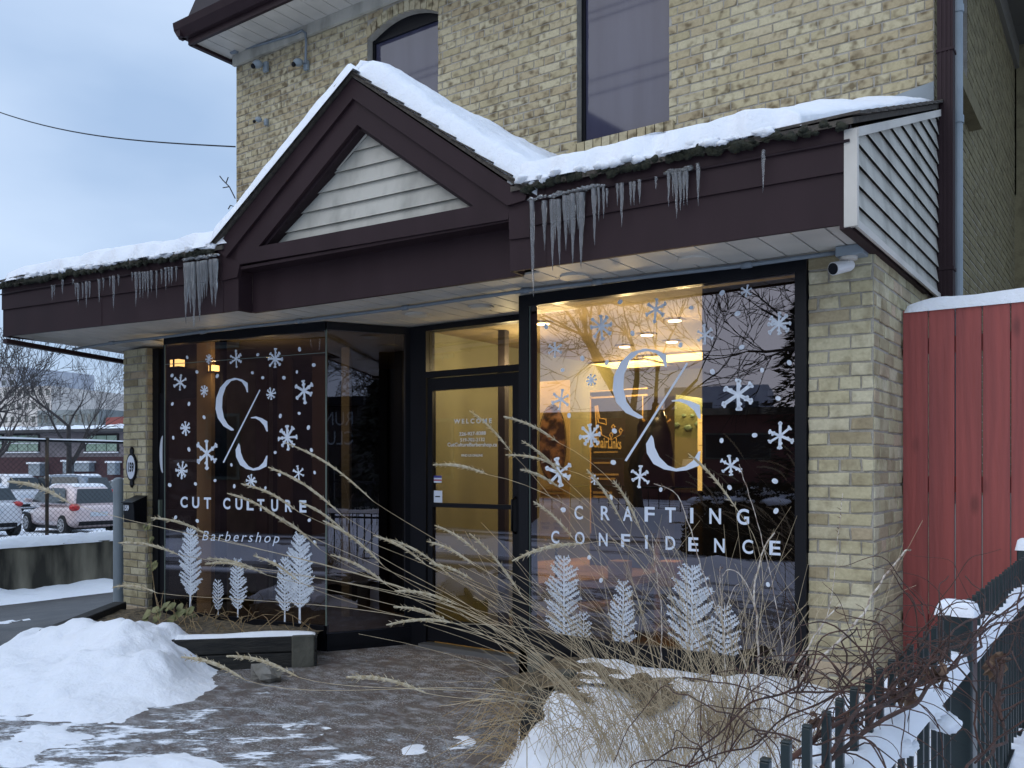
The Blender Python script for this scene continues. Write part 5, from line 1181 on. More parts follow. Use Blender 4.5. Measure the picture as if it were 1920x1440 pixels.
# ================================================================ RED WOOD FENCE
FY = 5.55; t = thing('wooden_fence', 'tall red stained board fence joining the right end of the shop', 'fence', (-.4, FY, .2)); rq = random.Random(4)
xl = onY(1692, 900, FY).x; ztop = onY(1692, 582, FY).z; edges = [1692, 1739.5, 1790, 1843, 1897, 1951, 2006, 2062, 2120, 2180, 2241]
ex = [onY(x, 900, FY).x for x in edges[:5]]; w0 = .1385
ex = [xl]+[xl+w0*(k+1) for k in range(14)]
for k in range(len(ex)-1):
    b = MB(); g = rq.uniform(.002, .0045); zz = ztop+rq.uniform(-.004, .004); dy = rq.uniform(-.003, .003)
    b.box((ex[k]+g, FY+dy, .05), (ex[k+1]-g, FY+.02+dy, zz))
    # knots
    b.build('board', m_red, t, bevel=.003)
b = MB()
for z in (.5, 1.3, 2.1): b.box((ex[0], FY+.025, z), (ex[-1], FY+.065, z+.09))
b.build('rail', m_red, t)
b = MB(); snow_sheet(b, (ex[0]+.01, FY-.01, ztop+.002), (ex[-1], FY-.01, ztop+.002), (ex[-1], FY+.09, ztop+.002), (ex[0]+.01, FY+.09, ztop+.002), 120, 8, .055, 6, (.22, .2, .015, .03), .35); b.box((ex[0]+.02, FY+.022, ztop-.03), (ex[-1], FY+.085, ztop+.003))
o = b.build('fence_snow', m_snow, None, smooth=True, loc=(ex[0], FY, ztop)); tag(o, 'strip of snow on top of the red board fence', 'snow', kind='stuff')

# ================================================================ GREEN METAL FENCE
GX = -.43; d_ = .41; gt_ = CZ-d_
t = thing('picket_fence', 'dark green metal picket fence tangled with vines in the right foreground', 'fence', (GX, 3, .1))
pk = []; y = onX(1477, 1412, GX).y; sp = .1
while y < 5.4:
    pk.append(y); y += sp
ypost = onX(1795, 1155, GX).y; k_ = 0
m_tip = m_green
for y in [pk[0]-sp*(i+1) for i in range(2)]+pk:
    if abs(y-ypost) < .075: continue
    b = MB(); x = GX+rq.uniform(-.003, .003); r = .0072
    b.box((x-r, y-r, .12), (x+r, y+r, gt_-.004)); b.prism([(x-r, y-r, gt_-.004), (x+r, y-r, gt_-.004), (x+r, y+r, gt_-.004), (x-r, y+r, gt_-.004)], (0, 0, .004)); b.build('picket', m_green, t, bevel=.003)
b = MB(); b.box((GX-.047, ypost-.045, 0), (GX+.047, ypost+.045, gt_+.0)); b.build('post', m_green, t, bevel=.006)
b = MB(); yp2 = 5.05; b.box((GX-.047, yp2-.045, 0), (GX+.047, yp2+.045, gt_+.03)); b.build('post', m_green, t, bevel=.006)
b = MB(); rz1 = gt_-.155
b.box((GX-.018, pk[0]-.24, rz1-.03), (GX+.018, 5.5, rz1)); b.box((GX-.018, pk[0]-.24, .22), (GX+.018, 5.5, .255)); b.build('rail', m_green, t)
b = MB(); snow_sheet(b, (GX-.045, 1.3, rz1+.001), (GX+.040, 1.3, rz1+.001), (GX+.040, 5.4, rz1+.001), (GX-.045, 5.4, rz1+.001), 10, 190, .035, 2, (.03,.03,.1,.1), .95, rag=.0)
snow_sheet(b, (GX-.055, ypost-.052, gt_+.001), (GX+.055, ypost-.052, gt_+.001), (GX+.055, ypost+.052, gt_+.001), (GX-.055, ypost+.052, gt_+.001), 16, 16, .022, 5, (.03,)*4, .25)
snow_sheet(b, (GX-.055, yp2-.052, gt_+.031), (GX+.055, yp2-.052, gt_+.031), (GX+.055, yp2+.052, gt_+.031), (GX-.055, yp2+.052, gt_+.031), 12, 12, .04, 7, (.03,)*4, .25)
for i in range(26):
    y = rq.uniform(1.55, 2.6); p = Vector((GX+rq.uniform(-.13, .03), y, rz1+rq.uniform(-.10, .03))); b.sphere(p, rq.uniform(.012, .036), 16, 12, sc=(1.3, 1.5, .65), jit=.35)
o = b.build('picket_fence_snow', m_snow, None, smooth=True, loc=(GX, 2.5, gt_)); tag(o, 'snow resting on the rail, post caps and vines of the green fence', 'snow', kind='stuff')

# ---- vines over the green fence
rq = random.Random(17)
def curve(pts, n=26):
    pts = [Vector(p) for p in pts]; out = []
    P0 = [pts[0]*2-pts[1]]+pts+[pts[-1]*2-pts[-2]]
    for k in range(1, len(P0)-2):
        for i in range(n//(len(pts)-1)+1):
            s = i/(n//(len(pts)-1)+1); a, b_, c_, d2 = P0[k-1], P0[k], P0[k+1], P0[k+2]
            out.append(.5*((2*b_)+(c_-a)*s+(2*a-5*b_+4*c_-d2)*s*s+(3*b_-a-3*c_+d2)*s**3))
    out.append(pts[-1]); return out
def wob(path, amp, sc=5, seed=0):
    n = len(path); return [p+Vector([noise.noise(p*sc+Vector((seed, k*7.7, 1))) for k in range(3)])*amp*min(1, 4*i/n) for i, p in enumerate(path)]
t = thing('vine', 'tangle of bare reddish brown vines climbing over the green fence', 'vine', (GX, 2.2, .2)); b = MB()
# main stems, photo point + distance
VN = [([(1480,1425,1.5),(1570,1360,1.55),(1700,1290,1.75),(1800,1210,2.1),(1920,1120,2.9)],.008),
      ([(1540,1440,1.5),(1650,1345,1.6),(1760,1275,1.8),(1850,1190,2.3),(1925,1150,2.6)],.007),
      ([(1560,1410,1.45),(1620,1330,1.6),(1730,1255,1.9),(1830,1160,2.3),(1925,1145,2.8)],.006),
      ([(1480,1300,1.9),(1560,1290,1.8),(1660,1300,1.7),(1760,1230,1.9)],.004),
      ([(1500,1390,1.6),(1380,1350,1.9),(1240,1290,2.5),(1150,1420,2.3)],.0035),
      ([(1700,1300,1.8),(1580,1290,2.0),(1500,1330,2.1),(1400,1400,2.0),(1290,1440,1.9)],.0045),
      ([(1500,1285,2.2),(1400,1330,2.1),(1320,1400,2.0),(1290,1440,1.9)],.0045),
      ([(1280,1270,2.6),(1400,1295,2.3),(1540,1345,2.0),(1600,1370,1.8)],.0035),
      ([(1880,1240,1.9),(1870,1330,1.8),(1885,1300,1.8),(1840,1440,1.5)],.0065),
      ([(1850,1240,1.8),(1875,1300,1.7),(1878,1370,1.6),(1820,1440,1.4)],.006),
      ([(1620,1280,1.9),(1700,1240,2.0),(1735,1200,2.1),(1730,1130,2.3)],.004),
      ([(1600,1390,1.6),(1690,1300,1.8),(1740,1210,2.2)],.005),
      ([(1810,1080,3.2),(1835,1105,3.0),(1845,1150,2.6)],.003),
      ([(1560,1225,2.6),(1620,1250,2.3),(1690,1190,2.2),(1780,1215,2.0)],.003),
      ([(1640,1140,2.8),(1710,1170,2.6),(1790,1210,2.4),(1900,1150,2.6)],.003),
      ([(1560,1230,2.5),(1650,1225,2.4),(1730,1222,2.3)],.003)]
for pts, r in VN:
    pa = wob(curve([atT(x, y, tt) for x, y, tt in pts]), .025, 6, r*1000); n = len(pa); b.tube(pa, [r*.66*(1-.45*i/n)*rq.uniform(.9, 1.1) for i in range(n)], 6)
for k in range(170):
    pts, r = rq.choice(VN[:4]+VN[5:7]+VN[9:12]); i = rq.randrange(len(pts)-1); s = rq.random(); x = pts[i][0]+(pts[i+1][0]-pts[i][0])*s; y = pts[i][1]+(pts[i+1][1]-pts[i][1])*s; tt = pts[i][2]+(pts[i+1][2]-pts[i][2])*s
    p = atT(x, y, tt); d = Vector((rq.uniform(-1, 1), rq.uniform(-1, 1), rq.uniform(-.5, 1))).normalized(); l_ = rq.uniform(.08, .36)
    pa = wob(curve([p, p+d*l_*.5+Vector((0, 0, .03)), p+d*l_+Vector((0, 0, -.05))], 12), .03, 9, k); n = len(pa); r0_ = rq.uniform(.0009, .0023); b.tube(pa, [r0_*(1-.6*i/n) for i in range(n)], 5)
b.build('stem', m_vine, t, smooth=True)
for (x, y, tt, n_, R0) in ((1868,1250,1.95,16,.035),(1755,1265,1.85,12,.03),(1540,1355,1.9,7,.03),(1470,1380,2.0,3,.02),(1700,1300,1.8,9,.03),(1600,1345,1.75,8,.02)):
    b = MB()
    for i in range(n_):
        c_ = atT(x+rq.uniform(-18, 18), y+rq.uniform(-16, 16), tt+rq.uniform(-.05, .05)); r = rq.uniform(.3, .62)*R0; A_ = Vector((rq.uniform(-1, 1), rq.uniform(-1, 1), rq.uniform(-1, 1))).normalized(); B_ = A_.orthogonal().normalized(); C2 = A_.cross(B_)
        vs = [c_+B_*r*1.2*math.cos(q)+C2*r*.7*math.sin(q)+A_*r*.5*math.cos(2*q) for q in [j*math.pi/3 for j in range(6)]]+[c_+A_*.1*r]
        b.add(vs, [(j, (j+1) % 6, 6) for j in range(6)])
    b.build('dead_leaf_cluster', m_leaf, t)

# ================================================================ GRASSES
rq = random.Random(99)
# plants: (photo root point, ground z)
def groot(x, y, z=.20): return onZ(x, y, z)
ROOTS = {'A': (1250, 1450), 'B': (1370, 1425), 'C': (1140, 1440)}
HEADS = [  # tip, end of head, root clump
 ((15,903),(130,943),'C',3.2),((222,1018),(335,1040),'C',3.6),((212,1101),(295,1112),'C',3.8),((283,971),(390,1003),'C',3.7),((388,1047),(500,1078),'C',3.8),((385,1058),(470,1068),'A',3.6),
 ((503,876),(640,965),'A',3.8),((452,907),(560,960),'A',3.9),((426,925),(540,985),'C',3.9),((475,1042),(560,1090),'A',3.7),((498,958),(600,1030),'A',3.9),
 ((605,976),(720,1062),'A',3.6),((535,830),(700,940),'A',4.2),((735,1012),(850,1085),'A',3.7),((700,1004),(800,1060),'B',3.8),
 ((944,781),(1048,830),'B',3.9),((978,826),(1060,900),'B',3.8),((948,853),(1060,880),'B',4.0),((812,872),(915,890),'B',3.8),((975,880),(1050,915),'A',3.9),
 ((740,1108),(860,1135),'A',3.6),((724,1172),(860,1170),'B',3.5),((738,1138),(840,1165),'A',3.6),((800,1015),(890,1060),'A',3.7),((880,1000),(980,1120),'A',3.7),
 ((340,1232),(460,1275),'C',3.3),((425,1230),(560,1270),'C',3.3),((960,1052),(1090,1020),'B',3.3),((1000,940),(1075,1010),'B',3.8),((1290,850),(1385,960),'B',3.6),
 ((1150,900),(1200,990),'B',3.7),((1100,880),(1170,985),'B',3.8),((880,770),(960,850),'A',4.2),((815,985),(900,1040),'B',3.9),((805,1056),(890,1090),'A',3.6),((560,940),(660,1010),'C',3.9),((620,1040),(730,1100),'C',3.7),((650,1270),(800,1300),'C',3.0)]
gt = {}
for kx_, lab in (('A', 'dry ornamental grass in the middle of the bed with long stems arching left'), ('B', 'dry ornamental grass at the right of the clump with upright and arching stems'), ('C', 'dry ornamental grass nearest the walkway, its seed heads reaching across the left window')):
    p = groot(*ROOTS[kx_]); gt[kx_] = (thing('ornamental_grass', lab, 'grass plant', p, 'ornamental grasses in the right bed'), p, MB())
def headmesh(path, r, rr):
    b = MB(); n = len(path); rad = [r*(.25+1.0*math.sin(math.pi*min(1, .06+.94*i/(n-1)))**.7)*rr.uniform(.75, 1.25) for i in range(n)]; b.tube(path, rad, 6)
    for i in range(1, n-1):
        for k in range(4):
            d = (path[min(i+1, n-1)]-path[i-1]).normalized(); o_ = d.orthogonal(); o_.rotate(__import__('mathutils').Quaternion(d, rr.uniform(0, 6.28))); q = path[i]+o_*r*.9
            b.tube([q, q+(-d*.8+o_*.5)*rr.uniform(.008, .018)], [r*.35, r*.08], 3, cap=False)
    return b
for (tip, he, k, td) in HEADS:
    T_, root, bb = gt[k]; P0 = root+Vector((rq.gauss(0, .06), rq.gauss(0, .06), 0)); A = atT(*tip, td); B = atT(*he, td+rq.uniform(-.1, .05)); d = (B-A)
    rem = P0-B; m1 = B+d.normalized()*rem.length*.30; m2 = P0+Vector((rem.x*-.12, rem.y*-.12, rem.length*.36))
    def bez(a, p, q, c_, n):
        return [a*(1-s)**3+p*3*s*(1-s)**2+q*3*s*s*(1-s)+c_*s**3 for s in [i/n for i in range(n+1)]]
    hd = [A.lerp(B, i/12)+Vector((0, 0, .02*math.sin(math.pi*i/12)*d.length/.3)) for i in range(13)]
    st = bez(B, m1, m2, P0, 18); bb.tube(st, [.0009+.0009*i/18 for i in range(19)], 5)
    headmesh(hd, .0047 if td > 3.4 else .006, rq).build('seed_head', m_head, T_, smooth=False)
# fine arching stems without heads
for k, n_, spx in (('A', 75, .24), ('B', 130, .30), ('C', 18, .18)):
    T_, root, bb = gt[k]; 
    for i in range(n_):
        P0 = root+Vector((rq.gauss(0, spx*.75), rq.gauss(0, spx*.6), -.02)); L_ = rq.uniform(.45, 1.25); up_ = rq.random()
        lean = rq.gauss(.36 if up_ < .4 else .02, .27); side = rq.gauss(0, .22)
        dirv = Vector((-RT[0]*lean+FW[0]*side, -RT[1]*lean+FW[1]*side, 1)).normalized()
        dr_ = rq.uniform(.0, .25)*L_
        pa = [P0+dirv*L_*s+Vector((-RT[0]*lean*.45*L_*s*s, -RT[1]*lean*.45*L_*s*s, -dr_*s*s)) for s in [j/8 for j in range(9)]]
        bb.tube(pa, [.0010*(1-.6*j/8)+.0003 for j in range(9)], 4, cap=False)
    for i in range(int(n_*1.1)):   # low broken blades round the foot
        P0 = root+Vector((rq.gauss(0, spx*1.2), rq.gauss(0, spx), .0)); a = rq.uniform(0, 6.28); L_ = rq.uniform(.15, .5); h_ = rq.uniform(.1, .35)
        pa = [P0, P0+Vector((math.cos(a)*L_*.4, math.sin(a)*L_*.4, h_)), P0+Vector((math.cos(a)*L_, math.sin(a)*L_, h_*rq.uniform(-.1, 1.0)))]
        bb.tube(curve(pa, 8), .0012, 3, cap=False)
for k in gt: gt[k][2].build('stem', m_grass if k != 'A' else M('dry_grass_mid', (.40,.32,.20), .85, (.25,.19,.115), 15), gt[k][0])
# darker fine tuft
p = groot(1360, 1395); t = thing('ornamental_grass', 'short brown tuft of fine grass in the snow at the bottom centre', 'grass plant', p); b = MB()
for i in range(260):
    P0 = p+Vector((rq.gauss(0, .08), rq.gauss(0, .08), -.05)); a = rq.uniform(0, 6.28); L_ = rq.uniform(.04, .2); h_ = rq.uniform(.12, .36); b.tube([P0, P0+Vector((math.cos(a)*L_*.4, math.sin(a)*L_*.4, h_*.7)), P0+Vector((math.cos(a)*L_, math.sin(a)*L_, h_))], [.0016, .0013, .0004], 3, cap=False)
b.build('stem', m_grass2, t)
# matted dead grass hanging over the bed edge by the walkway
p = groot(1060, 1370, .15); t = thing('matted_grass', 'matted dead grass spilling over the bed edge beside the walkway', 'grass plant', p); b = MB()
for i in range(240):
    x = rq.uniform(960, 1180); q = onZ(x, rq.uniform(1330, 1445), .10)+Vector((0, 0, rq.uniform(-.05, .10))); a = rq.gauss(3.6, .9); L_ = rq.uniform(.1, .45); b.tube(curve([q, q+Vector((math.cos(a)*L_*.5, math.sin(a)*L_*.5, rq.uniform(.02, .12))), q+Vector((math.cos(a)*L_, math.sin(a)*L_, rq.uniform(-.1, .03)))], 6), .0016, 3, cap=False)
b.build('stem', m_grass2, t)
# sparse upright stems with pale bark in front of the right window
def stalk(lab, pts, r=.004, twigs=()):
    td = 4.15+(pts[0][0] % 7)*.03; p0 = atT(*pts[0], td); P = [Vector((p0.x, p0.y, .18)), p0]+[atT(x, y, td) for x, y in pts[1:]]; t = thing('dead_stalk', lab, 'stalk', P[0], 'dead flower stalks in the right bed'); b = MB()
    pa = wob(curve(P), .008, 20, pts[0][0]); n = len(pa); b.tube(pa, [r*(1-.5*i/n) for i in range(n)], 6)
    for tw in twigs: 
        q = curve([atT(x, y, td) for x, y in tw], 8); b.tube(q, [r*.6*(1-.5*i/len(q)) for i in range(len(q))], 5)
    b.build('stem', m_stalk, t); e = pa[-1]; b = MB()
    for i in range(9):
        d = Vector((rq.uniform(-1, 1), rq.uniform(-1, 1), rq.uniform(-.6, .8))).normalized(); c_ = e-(e-pa[-4])*rq.random(); b.tube([c_, c_+d*rq.uniform(.008, .025)], [.0022, .0008], 4)
    b.build('dried_flower', m_leaf, t)
stalk('forked pale stalk bending over beside the last letters of the window', [(1422,1262),(1418,1160),(1415,1100),(1432,1030),(1453,1000)], .006, [[(1420,1150),(1405,1105),(1385,1075),(1365,1068),(1355,1080)]])
stalk('pale stalk rising straight in front of the rightmost painted tree', [(1360,1262),(1352,1130),(1350,1060)], .004, [[(1358,1150),(1375,1105),(1385,1095)]])
stalk('long white stalk leaning far right across the brick pier to the red fence', [(1500,1276),(1560,1215),(1620,1150),(1640,1110),(1690,1040),(1708,1032)], .0075)
stalk('second white stalk leaning right in front of the brick pier', [(1478,1276),(1520,1205),(1545,1165),(1578,1132)], .006)
stalk('thin pale stalk standing left of the fourth painted tree', [(1238,1262),(1240,1160),(1232,1085),(1222,1000)], .0035)
stalk('pale stalk crossing the logo of the right window', [(1400,1255),(1352,1165),(1320,1080),(1300,1010),(1270,930),(1225,905)], .0035)
stalk('thin straight straw stalk in front of the window frame and pier', [(1495,1275),(1540,1180),(1560,1110),(1580,925)], .0028)
stalk('straw stalk leaning left over the word in the right window', [(1470,1262),(1455,1130),(1420,980),(1385,870)], .0028)

# ================================================================ CARS
m_tyre = M('tyre', (.012,.012,.013), .85); m_rim = M('rim', (.55,.55,.56), .35, metal=.3); m_carglass = M('car_glass', (.02,.03,.035), .08, spec=.8)
m_tail = M('tail_lamp', (.45,.02,.02), .2); m_plate = M('plate', (.55,.58,.62), .5)
def loft(b, st, n=16, p=3.2):
    """stations: (x, z0, z1, w0, w1)  superellipse rings"""
    rings = []
    for (x, z0, z1, wb, wt) in st:
        r = []
        for j in range(n):
            a = 2*math.pi*j/n+math.pi/n; c_, s_ = math.cos(a), math.sin(a); cy = math.copysign(abs(c_)**(2/p), c_); cz_ = math.copysign(abs(s_)**(2/p), s_); f = (cz_+1)/2
            r.append((x, cy*(wb+(wt-wb)*f), z0+(z1-z0)*f))
        rings.append(r)
    vs = [v for r in rings for v in r]; fs = []
    for i in range(len(rings)-1):
        for j in range(n): fs.append((i*n+j, (i+1)*n+j, (i+1)*n+(j+1) % n, i*n+(j+1) % n))
    fs.append(tuple(range(n))); fs.append(tuple(range((len(rings)-1)*n+n-1, (len(rings)-1)*n-1, -1))); b.add(vs, fs)
def car(name, lab, loc, heading, paint, L_=3.7, H=1.52, Wd=1.62, suv=False, snowy=True, group='cars in the snowy lot'):
    """front at +x; heading = angle of the front"""
    t = thing(name, lab, 'car', (0, 0, 0), group); g0 = .2; hb = .90 if not suv else 1.02; w = Wd/2
    b = MB(); loft(b, [(-L_/2, .38, hb-.12, w*.80, w*.74), (-L_/2+.05, .28, hb-.02, w*.93, w*.86), (-L_/2+.35, g0, hb+.03, w, w*.93), (-.4, g0, hb, w, w*.95), (L_/2-1.15, g0, hb-.06, w, w*.93), (L_/2-.5, g0, hb-.2, w*.97, w*.85), (L_/2-.06, .26, hb-.34, w*.85, w*.7), (L_/2, .34, hb-.46, w*.75, w*.62)], 20, 4.2)
    body = b.build('body', paint, t, smooth=True)
    b = MB(); r0 = -L_/2+.10; loft(b, [(r0+.02, hb-.1, hb+.05, w*.88, w*.84), (r0+.26, hb-.1, H-.16, w*.9, w*.70), (r0+.52, hb-.1, H-.045, w*.92, w*.73), (r0+1.1, hb-.1, H, w*.93, w*.74), (0, hb-.1, H-.01, w*.93, w*.74), (.45, hb-.1, H-.10, w*.93, w*.72), (1.15, hb-.12, hb+.02, w*.9, w*.82)], 20, 4.5)
    b.build('cabin', paint, t, smooth=True)
    b = MB()   # rear window, side windows, proud of the cabin
    y1_ = w*.74; rx = lambda z: r0+.02+(z-hb)/(H-.12-hb)*.20
    z0_, z1_ = hb+.05, H-.15
    b.prism([(rx(z0_)-.035, -w*.76, z0_), (rx(z0_)-.035, w*.76, z0_), (rx(z1_)-.035, w*.62, z1_), (rx(z1_)-.035, -w*.62, z1_)], (.02, 0, .0)); b.build('rear_window', m_carglass, t)
    for sgn in (-1, 1):
        b = MB(); yb_, yt_ = w*.925, w*.80
        for (xa, xb, xc, xd) in ((r0+.42, -.22, -.20, r0+.62), (-.14, .92, .50, -.14)):
            q = [(xa, sgn*yb_, hb+.04), (xb, sgn*yb_, hb+.04), (xc, sgn*yt_, H-.13), (xd, sgn*yt_, H-.13)]; b.prism(q, (0, sgn*.012, .0))
        b.build('side_window', m_carglass, t)
        b = MB(); b.sphere((-L_/2+.16, sgn*w*.80, hb-.07), 1, 14, 10, sc=(.20, .14, .085 if suv else .12)); b.build('tail_lamp', m_tail, t, smooth=True)
        b = MB(); b.prism([(.85, sgn*w*.93, hb+.02), (1.0, sgn*w*.93, hb+.02), (.98, sgn*(w+.14), hb+.05), (.86, sgn*(w+.14), hb+.05)], (0, 0, .12)); b.build('wing_mirror', paint, t, bevel=.02)
        for xw in (-L_/2+.62, L_/2-.68):
            R = .30 if not suv else .34
            b = MB(); b.tube([(xw, sgn*(w-.19), R), (xw, sgn*(w-.005), R), (xw, sgn*(w+.01), R)], [R, R, R-.03], 24); wh = b.build('wheel', m_tyre, t)
            b = MB(); b.tube([(xw, sgn*(w+.0115), R), (xw, sgn*(w+.016), R)], R*.66, 20); b.build('wheel_well', m_black, wh)
            b = MB(); 
            for k in range(7):
                a = 2*math.pi*k/7; c_, s_ = math.cos(a), math.sin(a); b.frame_box((xw-s_*.022, sgn*(w+.018), R+c_*.022), (s_*.044, 0, -c_*.044), (c_*R*.64, 0, s_*R*.64), (0, sgn*.012, 0))
            for k in range(20):
                a0_, a1__ = 2*math.pi*k/20, 2*math.pi*(k+1)/20; b.prism([(xw+math.cos(a0_)*R*.66, sgn*(w+.018), R+math.sin(a0_)*R*.66), (xw+math.cos(a1__)*R*.66, sgn*(w+.018), R+math.sin(a1__)*R*.66), (xw+math.cos(a1__)*R*.58, sgn*(w+.018), R+math.sin(a1__)*R*.58), (xw+math.cos(a0_)*R*.58, sgn*(w+.018), R+math.sin(a0_)*R*.58)], (0, sgn*.012, 0))
            b.build('rim', m_rim, wh)
    b = MB(); b.box((-L_/2-.02, -.26, hb-.34), (-L_/2+.02, .26, hb-.21)); b.build('number_plate', m_plate, t)
    b = MB(); b.box((-L_/2-.012, -w*.72, .30), (-L_/2+.12, w*.72, .42)); b.box((-L_/2+.5, -w+.12, .16), (L_/2-.5, w-.12, .24)); b.build('bumper_trim', m_black, t)
    if snowy:
        b = MB(); snow_sheet(b, (r0+.42, -w*.58, H-.07), (.42, -w*.58, H-.11), (.42, w*.58, H-.11), (r0+.42, w*.58, H-.07), 26, 18, .075, L_*3, (.2, .2, .12, .12), .4); b.build('roof_snow', m_snow, t, smooth=True)
    t.location = loc; t.rotation_euler = (0, 0, heading); return t
p_wh = M('white_paint', (.62,.62,.64), .25, coat=.6, spec=.5); p_pk = M('pinkish_white_paint', (.64,.52,.51), .28, coat=.6); p_gr = M('grey_blue_paint', (.16,.20,.25), .3, coat=.6); p_bk = M('black_paint', (.012,.013,.016), .22, coat=.7)
def cpos(x, y, z): p = onZ(x, y, z); return (p.x, p.y, z)
LZ = -.50
q = onZ(150, 1001, LZ); car('parked_car', 'pale pinkish hatchback seen from behind at the chain-link fence', (q.x-1.2, q.y+.35, ground_h(q.x-1.2, 10)), math.radians(176), p_pk)
q = onZ(-38, 1001, LZ+.05); car('parked_car', 'white car half out of frame left of the pinkish hatchback', (q.x-1.0, q.y-.1, ground_h(q.x, 10)), math.radians(178), p_wh, L_=4.4, H=1.56, Wd=1.8, suv=True)
q = onZ(20, 962, LZ); car('parked_car', 'white SUV with red lamps parked behind the other cars at the left edge', (q.x-1, q.y, LZ-.0), math.radians(182), p_wh, L_=4.5, H=1.72, Wd=1.85, suv=True)
q = onZ(95, 965, LZ); car('parked_car', 'grey blue snow dusted SUV behind the pinkish hatchback', (q.x-2, q.y+1.5, LZ), math.radians(200), p_gr, L_=4.5, H=1.72, Wd=1.85, suv=True)
q = onZ(205, 960, LZ); car('parked_car', 'silver white car behind the hatchback next to the brick pier', (q.x-2, q.y+2.0, LZ), math.radians(168), p_wh, L_=4.5, H=1.50, Wd=1.8)
car('parked_car', 'black car parked across the street, mirrored in the left shop window', (-17.5, -2.2, ground_h(-17, -2)+.02), math.radians(8), p_bk, L_=4.6, H=1.66, Wd=1.85, suv=True, group='cars across the street')

# ================================================================ TREES
m_bark = M('bark', (.035,.030,.030), .9, (.06,.052,.05), 8, bump=.4); m_bark2 = M('bark_dark', (.018,.015,.015), .9)
def bare_tree(lab, base, H, seed, mat, first=.74, spread=1.0, depth=6, r0=None, trunk=.28, name='bare_tree', bend=Vector((0, 0, 0)), minr=.004, kids=(2, 4)):
    rr = random.Random(seed); tr = MB(); cr = MB(); t = thing(name, lab, 'tree', base); base = Vector(base); r0 = r0 or H*.02
    def grow(p, d, L_, r, k):
        n = 4; path = [p]; q = p.copy(); dd = d.copy()
        for i in range(n):
            dd = (dd+Vector((rr.uniform(-1, 1), rr.uniform(-1, 1), rr.uniform(-.5, .8)))*.16+bend*.05).normalized(); q = q+dd*L_/n; path.append(q.copy())
        rad = [r*(1-.38*i/n) for i in range(n+1)]
        (tr if k == depth else cr).tube(path, rad, 8 if k >= depth-1 else (5 if k > 2 else 3), cap=False)
        if k == 0: return
        m = rr.randint(*kids) if k < depth else 5
        for j in range(m):
            s_ = rr.uniform(.45, 1) if j else 1; i = min(n, max(1, int(s_*n+.5))); a = path[i]
            o_ = dd.orthogonal(); o_.rotate(__import__('mathutils').Quaternion(dd, rr.uniform(0, 6.28))); ang = rr.uniform(.3, .75)*spread if j or k == depth else rr.uniform(.1, .35)
            nd = (dd*math.cos(ang)+o_*math.sin(ang)); nd.z += .08; nd.normalize()
            grow(a, nd, L_*(first*rr.uniform(.85, 1.2) if k == depth else rr.uniform(.62, .86)), max(minr, rad[i]*rr.uniform(.5, .72)), k-1)
    grow(base, Vector((0, 0, 1)), H*trunk, r0, depth)
    tr.build('trunk', mat, t, smooth=True); cr.build('crown', mat, t); return t
q = atT(125, 880, 42); g0 = LZ; bare_tree('bare spreading tree in front of the low dark red building', (q.x, q.y, g0), 8, 8, m_bark, .46, 1.0, 6, .16, .50, minr=.006, kids=(2, 4))
q = atT(10, 880, 38); bare_tree('bare tree at the far left edge behind the cars', (q.x-1.5, q.y, g0), 8, 12, m_bark, .5, 1.1, 6, .17, .46, minr=.009, kids=(2, 4))
q = atT(-60, 880, 55); bare_tree('second bare tree beyond the left edge', (q.x, q.y, g0), 12, 15, m_bark, .5, 1.1, 5, .2, .4, minr=.02)
# big tree across the street, mirrored in the glass (and the branches seen in the right window)
bare_tree('large bare tree across the street mirrored in the right window', (-9.6, -9.0, 0), 12.5, 21, m_bark2, .74, 1.1, 6, .24, .22, minr=.010, kids=(2, 4))
bare_tree('tall bare street tree mirrored high in the right window', (-5.2, -12.5, 0), 14, 33, m_bark2, .74, 1.15, 6, .26, .23, minr=.011, kids=(2, 4))
bare_tree('slim bare tree mirrored in the narrow angled window', (27, .5, 0), 14, 44, m_bark2, .74, 1.15, 6, .22, .2, minr=.014, kids=(2, 4))
bare_tree('second bare tree mirrored in the narrow angled window', (23, -4.5, 0), 12, 45, m_bark2, .74, 1.15, 6, .2, .2, minr=.014, kids=(2, 4))
# small twigs by the left corner of the upper wall
t = thing('twig', 'bare twig sticking out past the upper left wall corner', 'twig', (LX, WY+.3, 4)); b = MB()
for pts in ([(441,372),(430,350),(418,338),(412,330)],[(430,350),(418,352)],[(424,343),(428,332)],[(441,388),(432,385)],[(441,412),(430,410)],[(432,385),(428,392)]): b.tube([onY(x, y, WY+.4) for x, y in pts], .007, 4)
b.build('stem', m_bark, t)
# conifer mirrored at the right edge
def conifer(lab, base, H, R, seed, n=5200):
    rr = random.Random(seed); t = thing('conifer', lab, 'tree', base); b = MB(); b.tube([base, Vector(base)+Vector((0, 0, H))], [.16, .02], 8); b.build('trunk', m_bark2, t); b = MB()
    for i in range(n):
        z = H*(rr.random()**1.25)*.97+.15; rm = R*(1-z/H)*(1+.22*math.sin(z*5+seed)+.1*math.sin(z*13)); a = rr.uniform(0, 6.28); r = rm*math.sqrt(rr.uniform(.25, 1)); c_ = Vector(base)+Vector((math.cos(a)*r, math.sin(a)*r, z-.15*r)); l_ = rr.uniform(.12, .34)
        d = Vector((math.cos(a), math.sin(a), rr.uniform(-.6, .3))).normalized(); s_ = Vector((-math.sin(a), math.cos(a), rr.uniform(-.3, .3)))*l_*.3
        b.add([c_-s_, c_+d*l_, c_+s_], [(0, 1, 2)])
    b.build('crown', M('needles', (.012,.018,.014), .9, (.03,.04,.03), 4), t)
conifer('dark conifer mirrored at the right edge of the right window', (-7.9, -16.5, 0), 7.6, 1.9, 3)
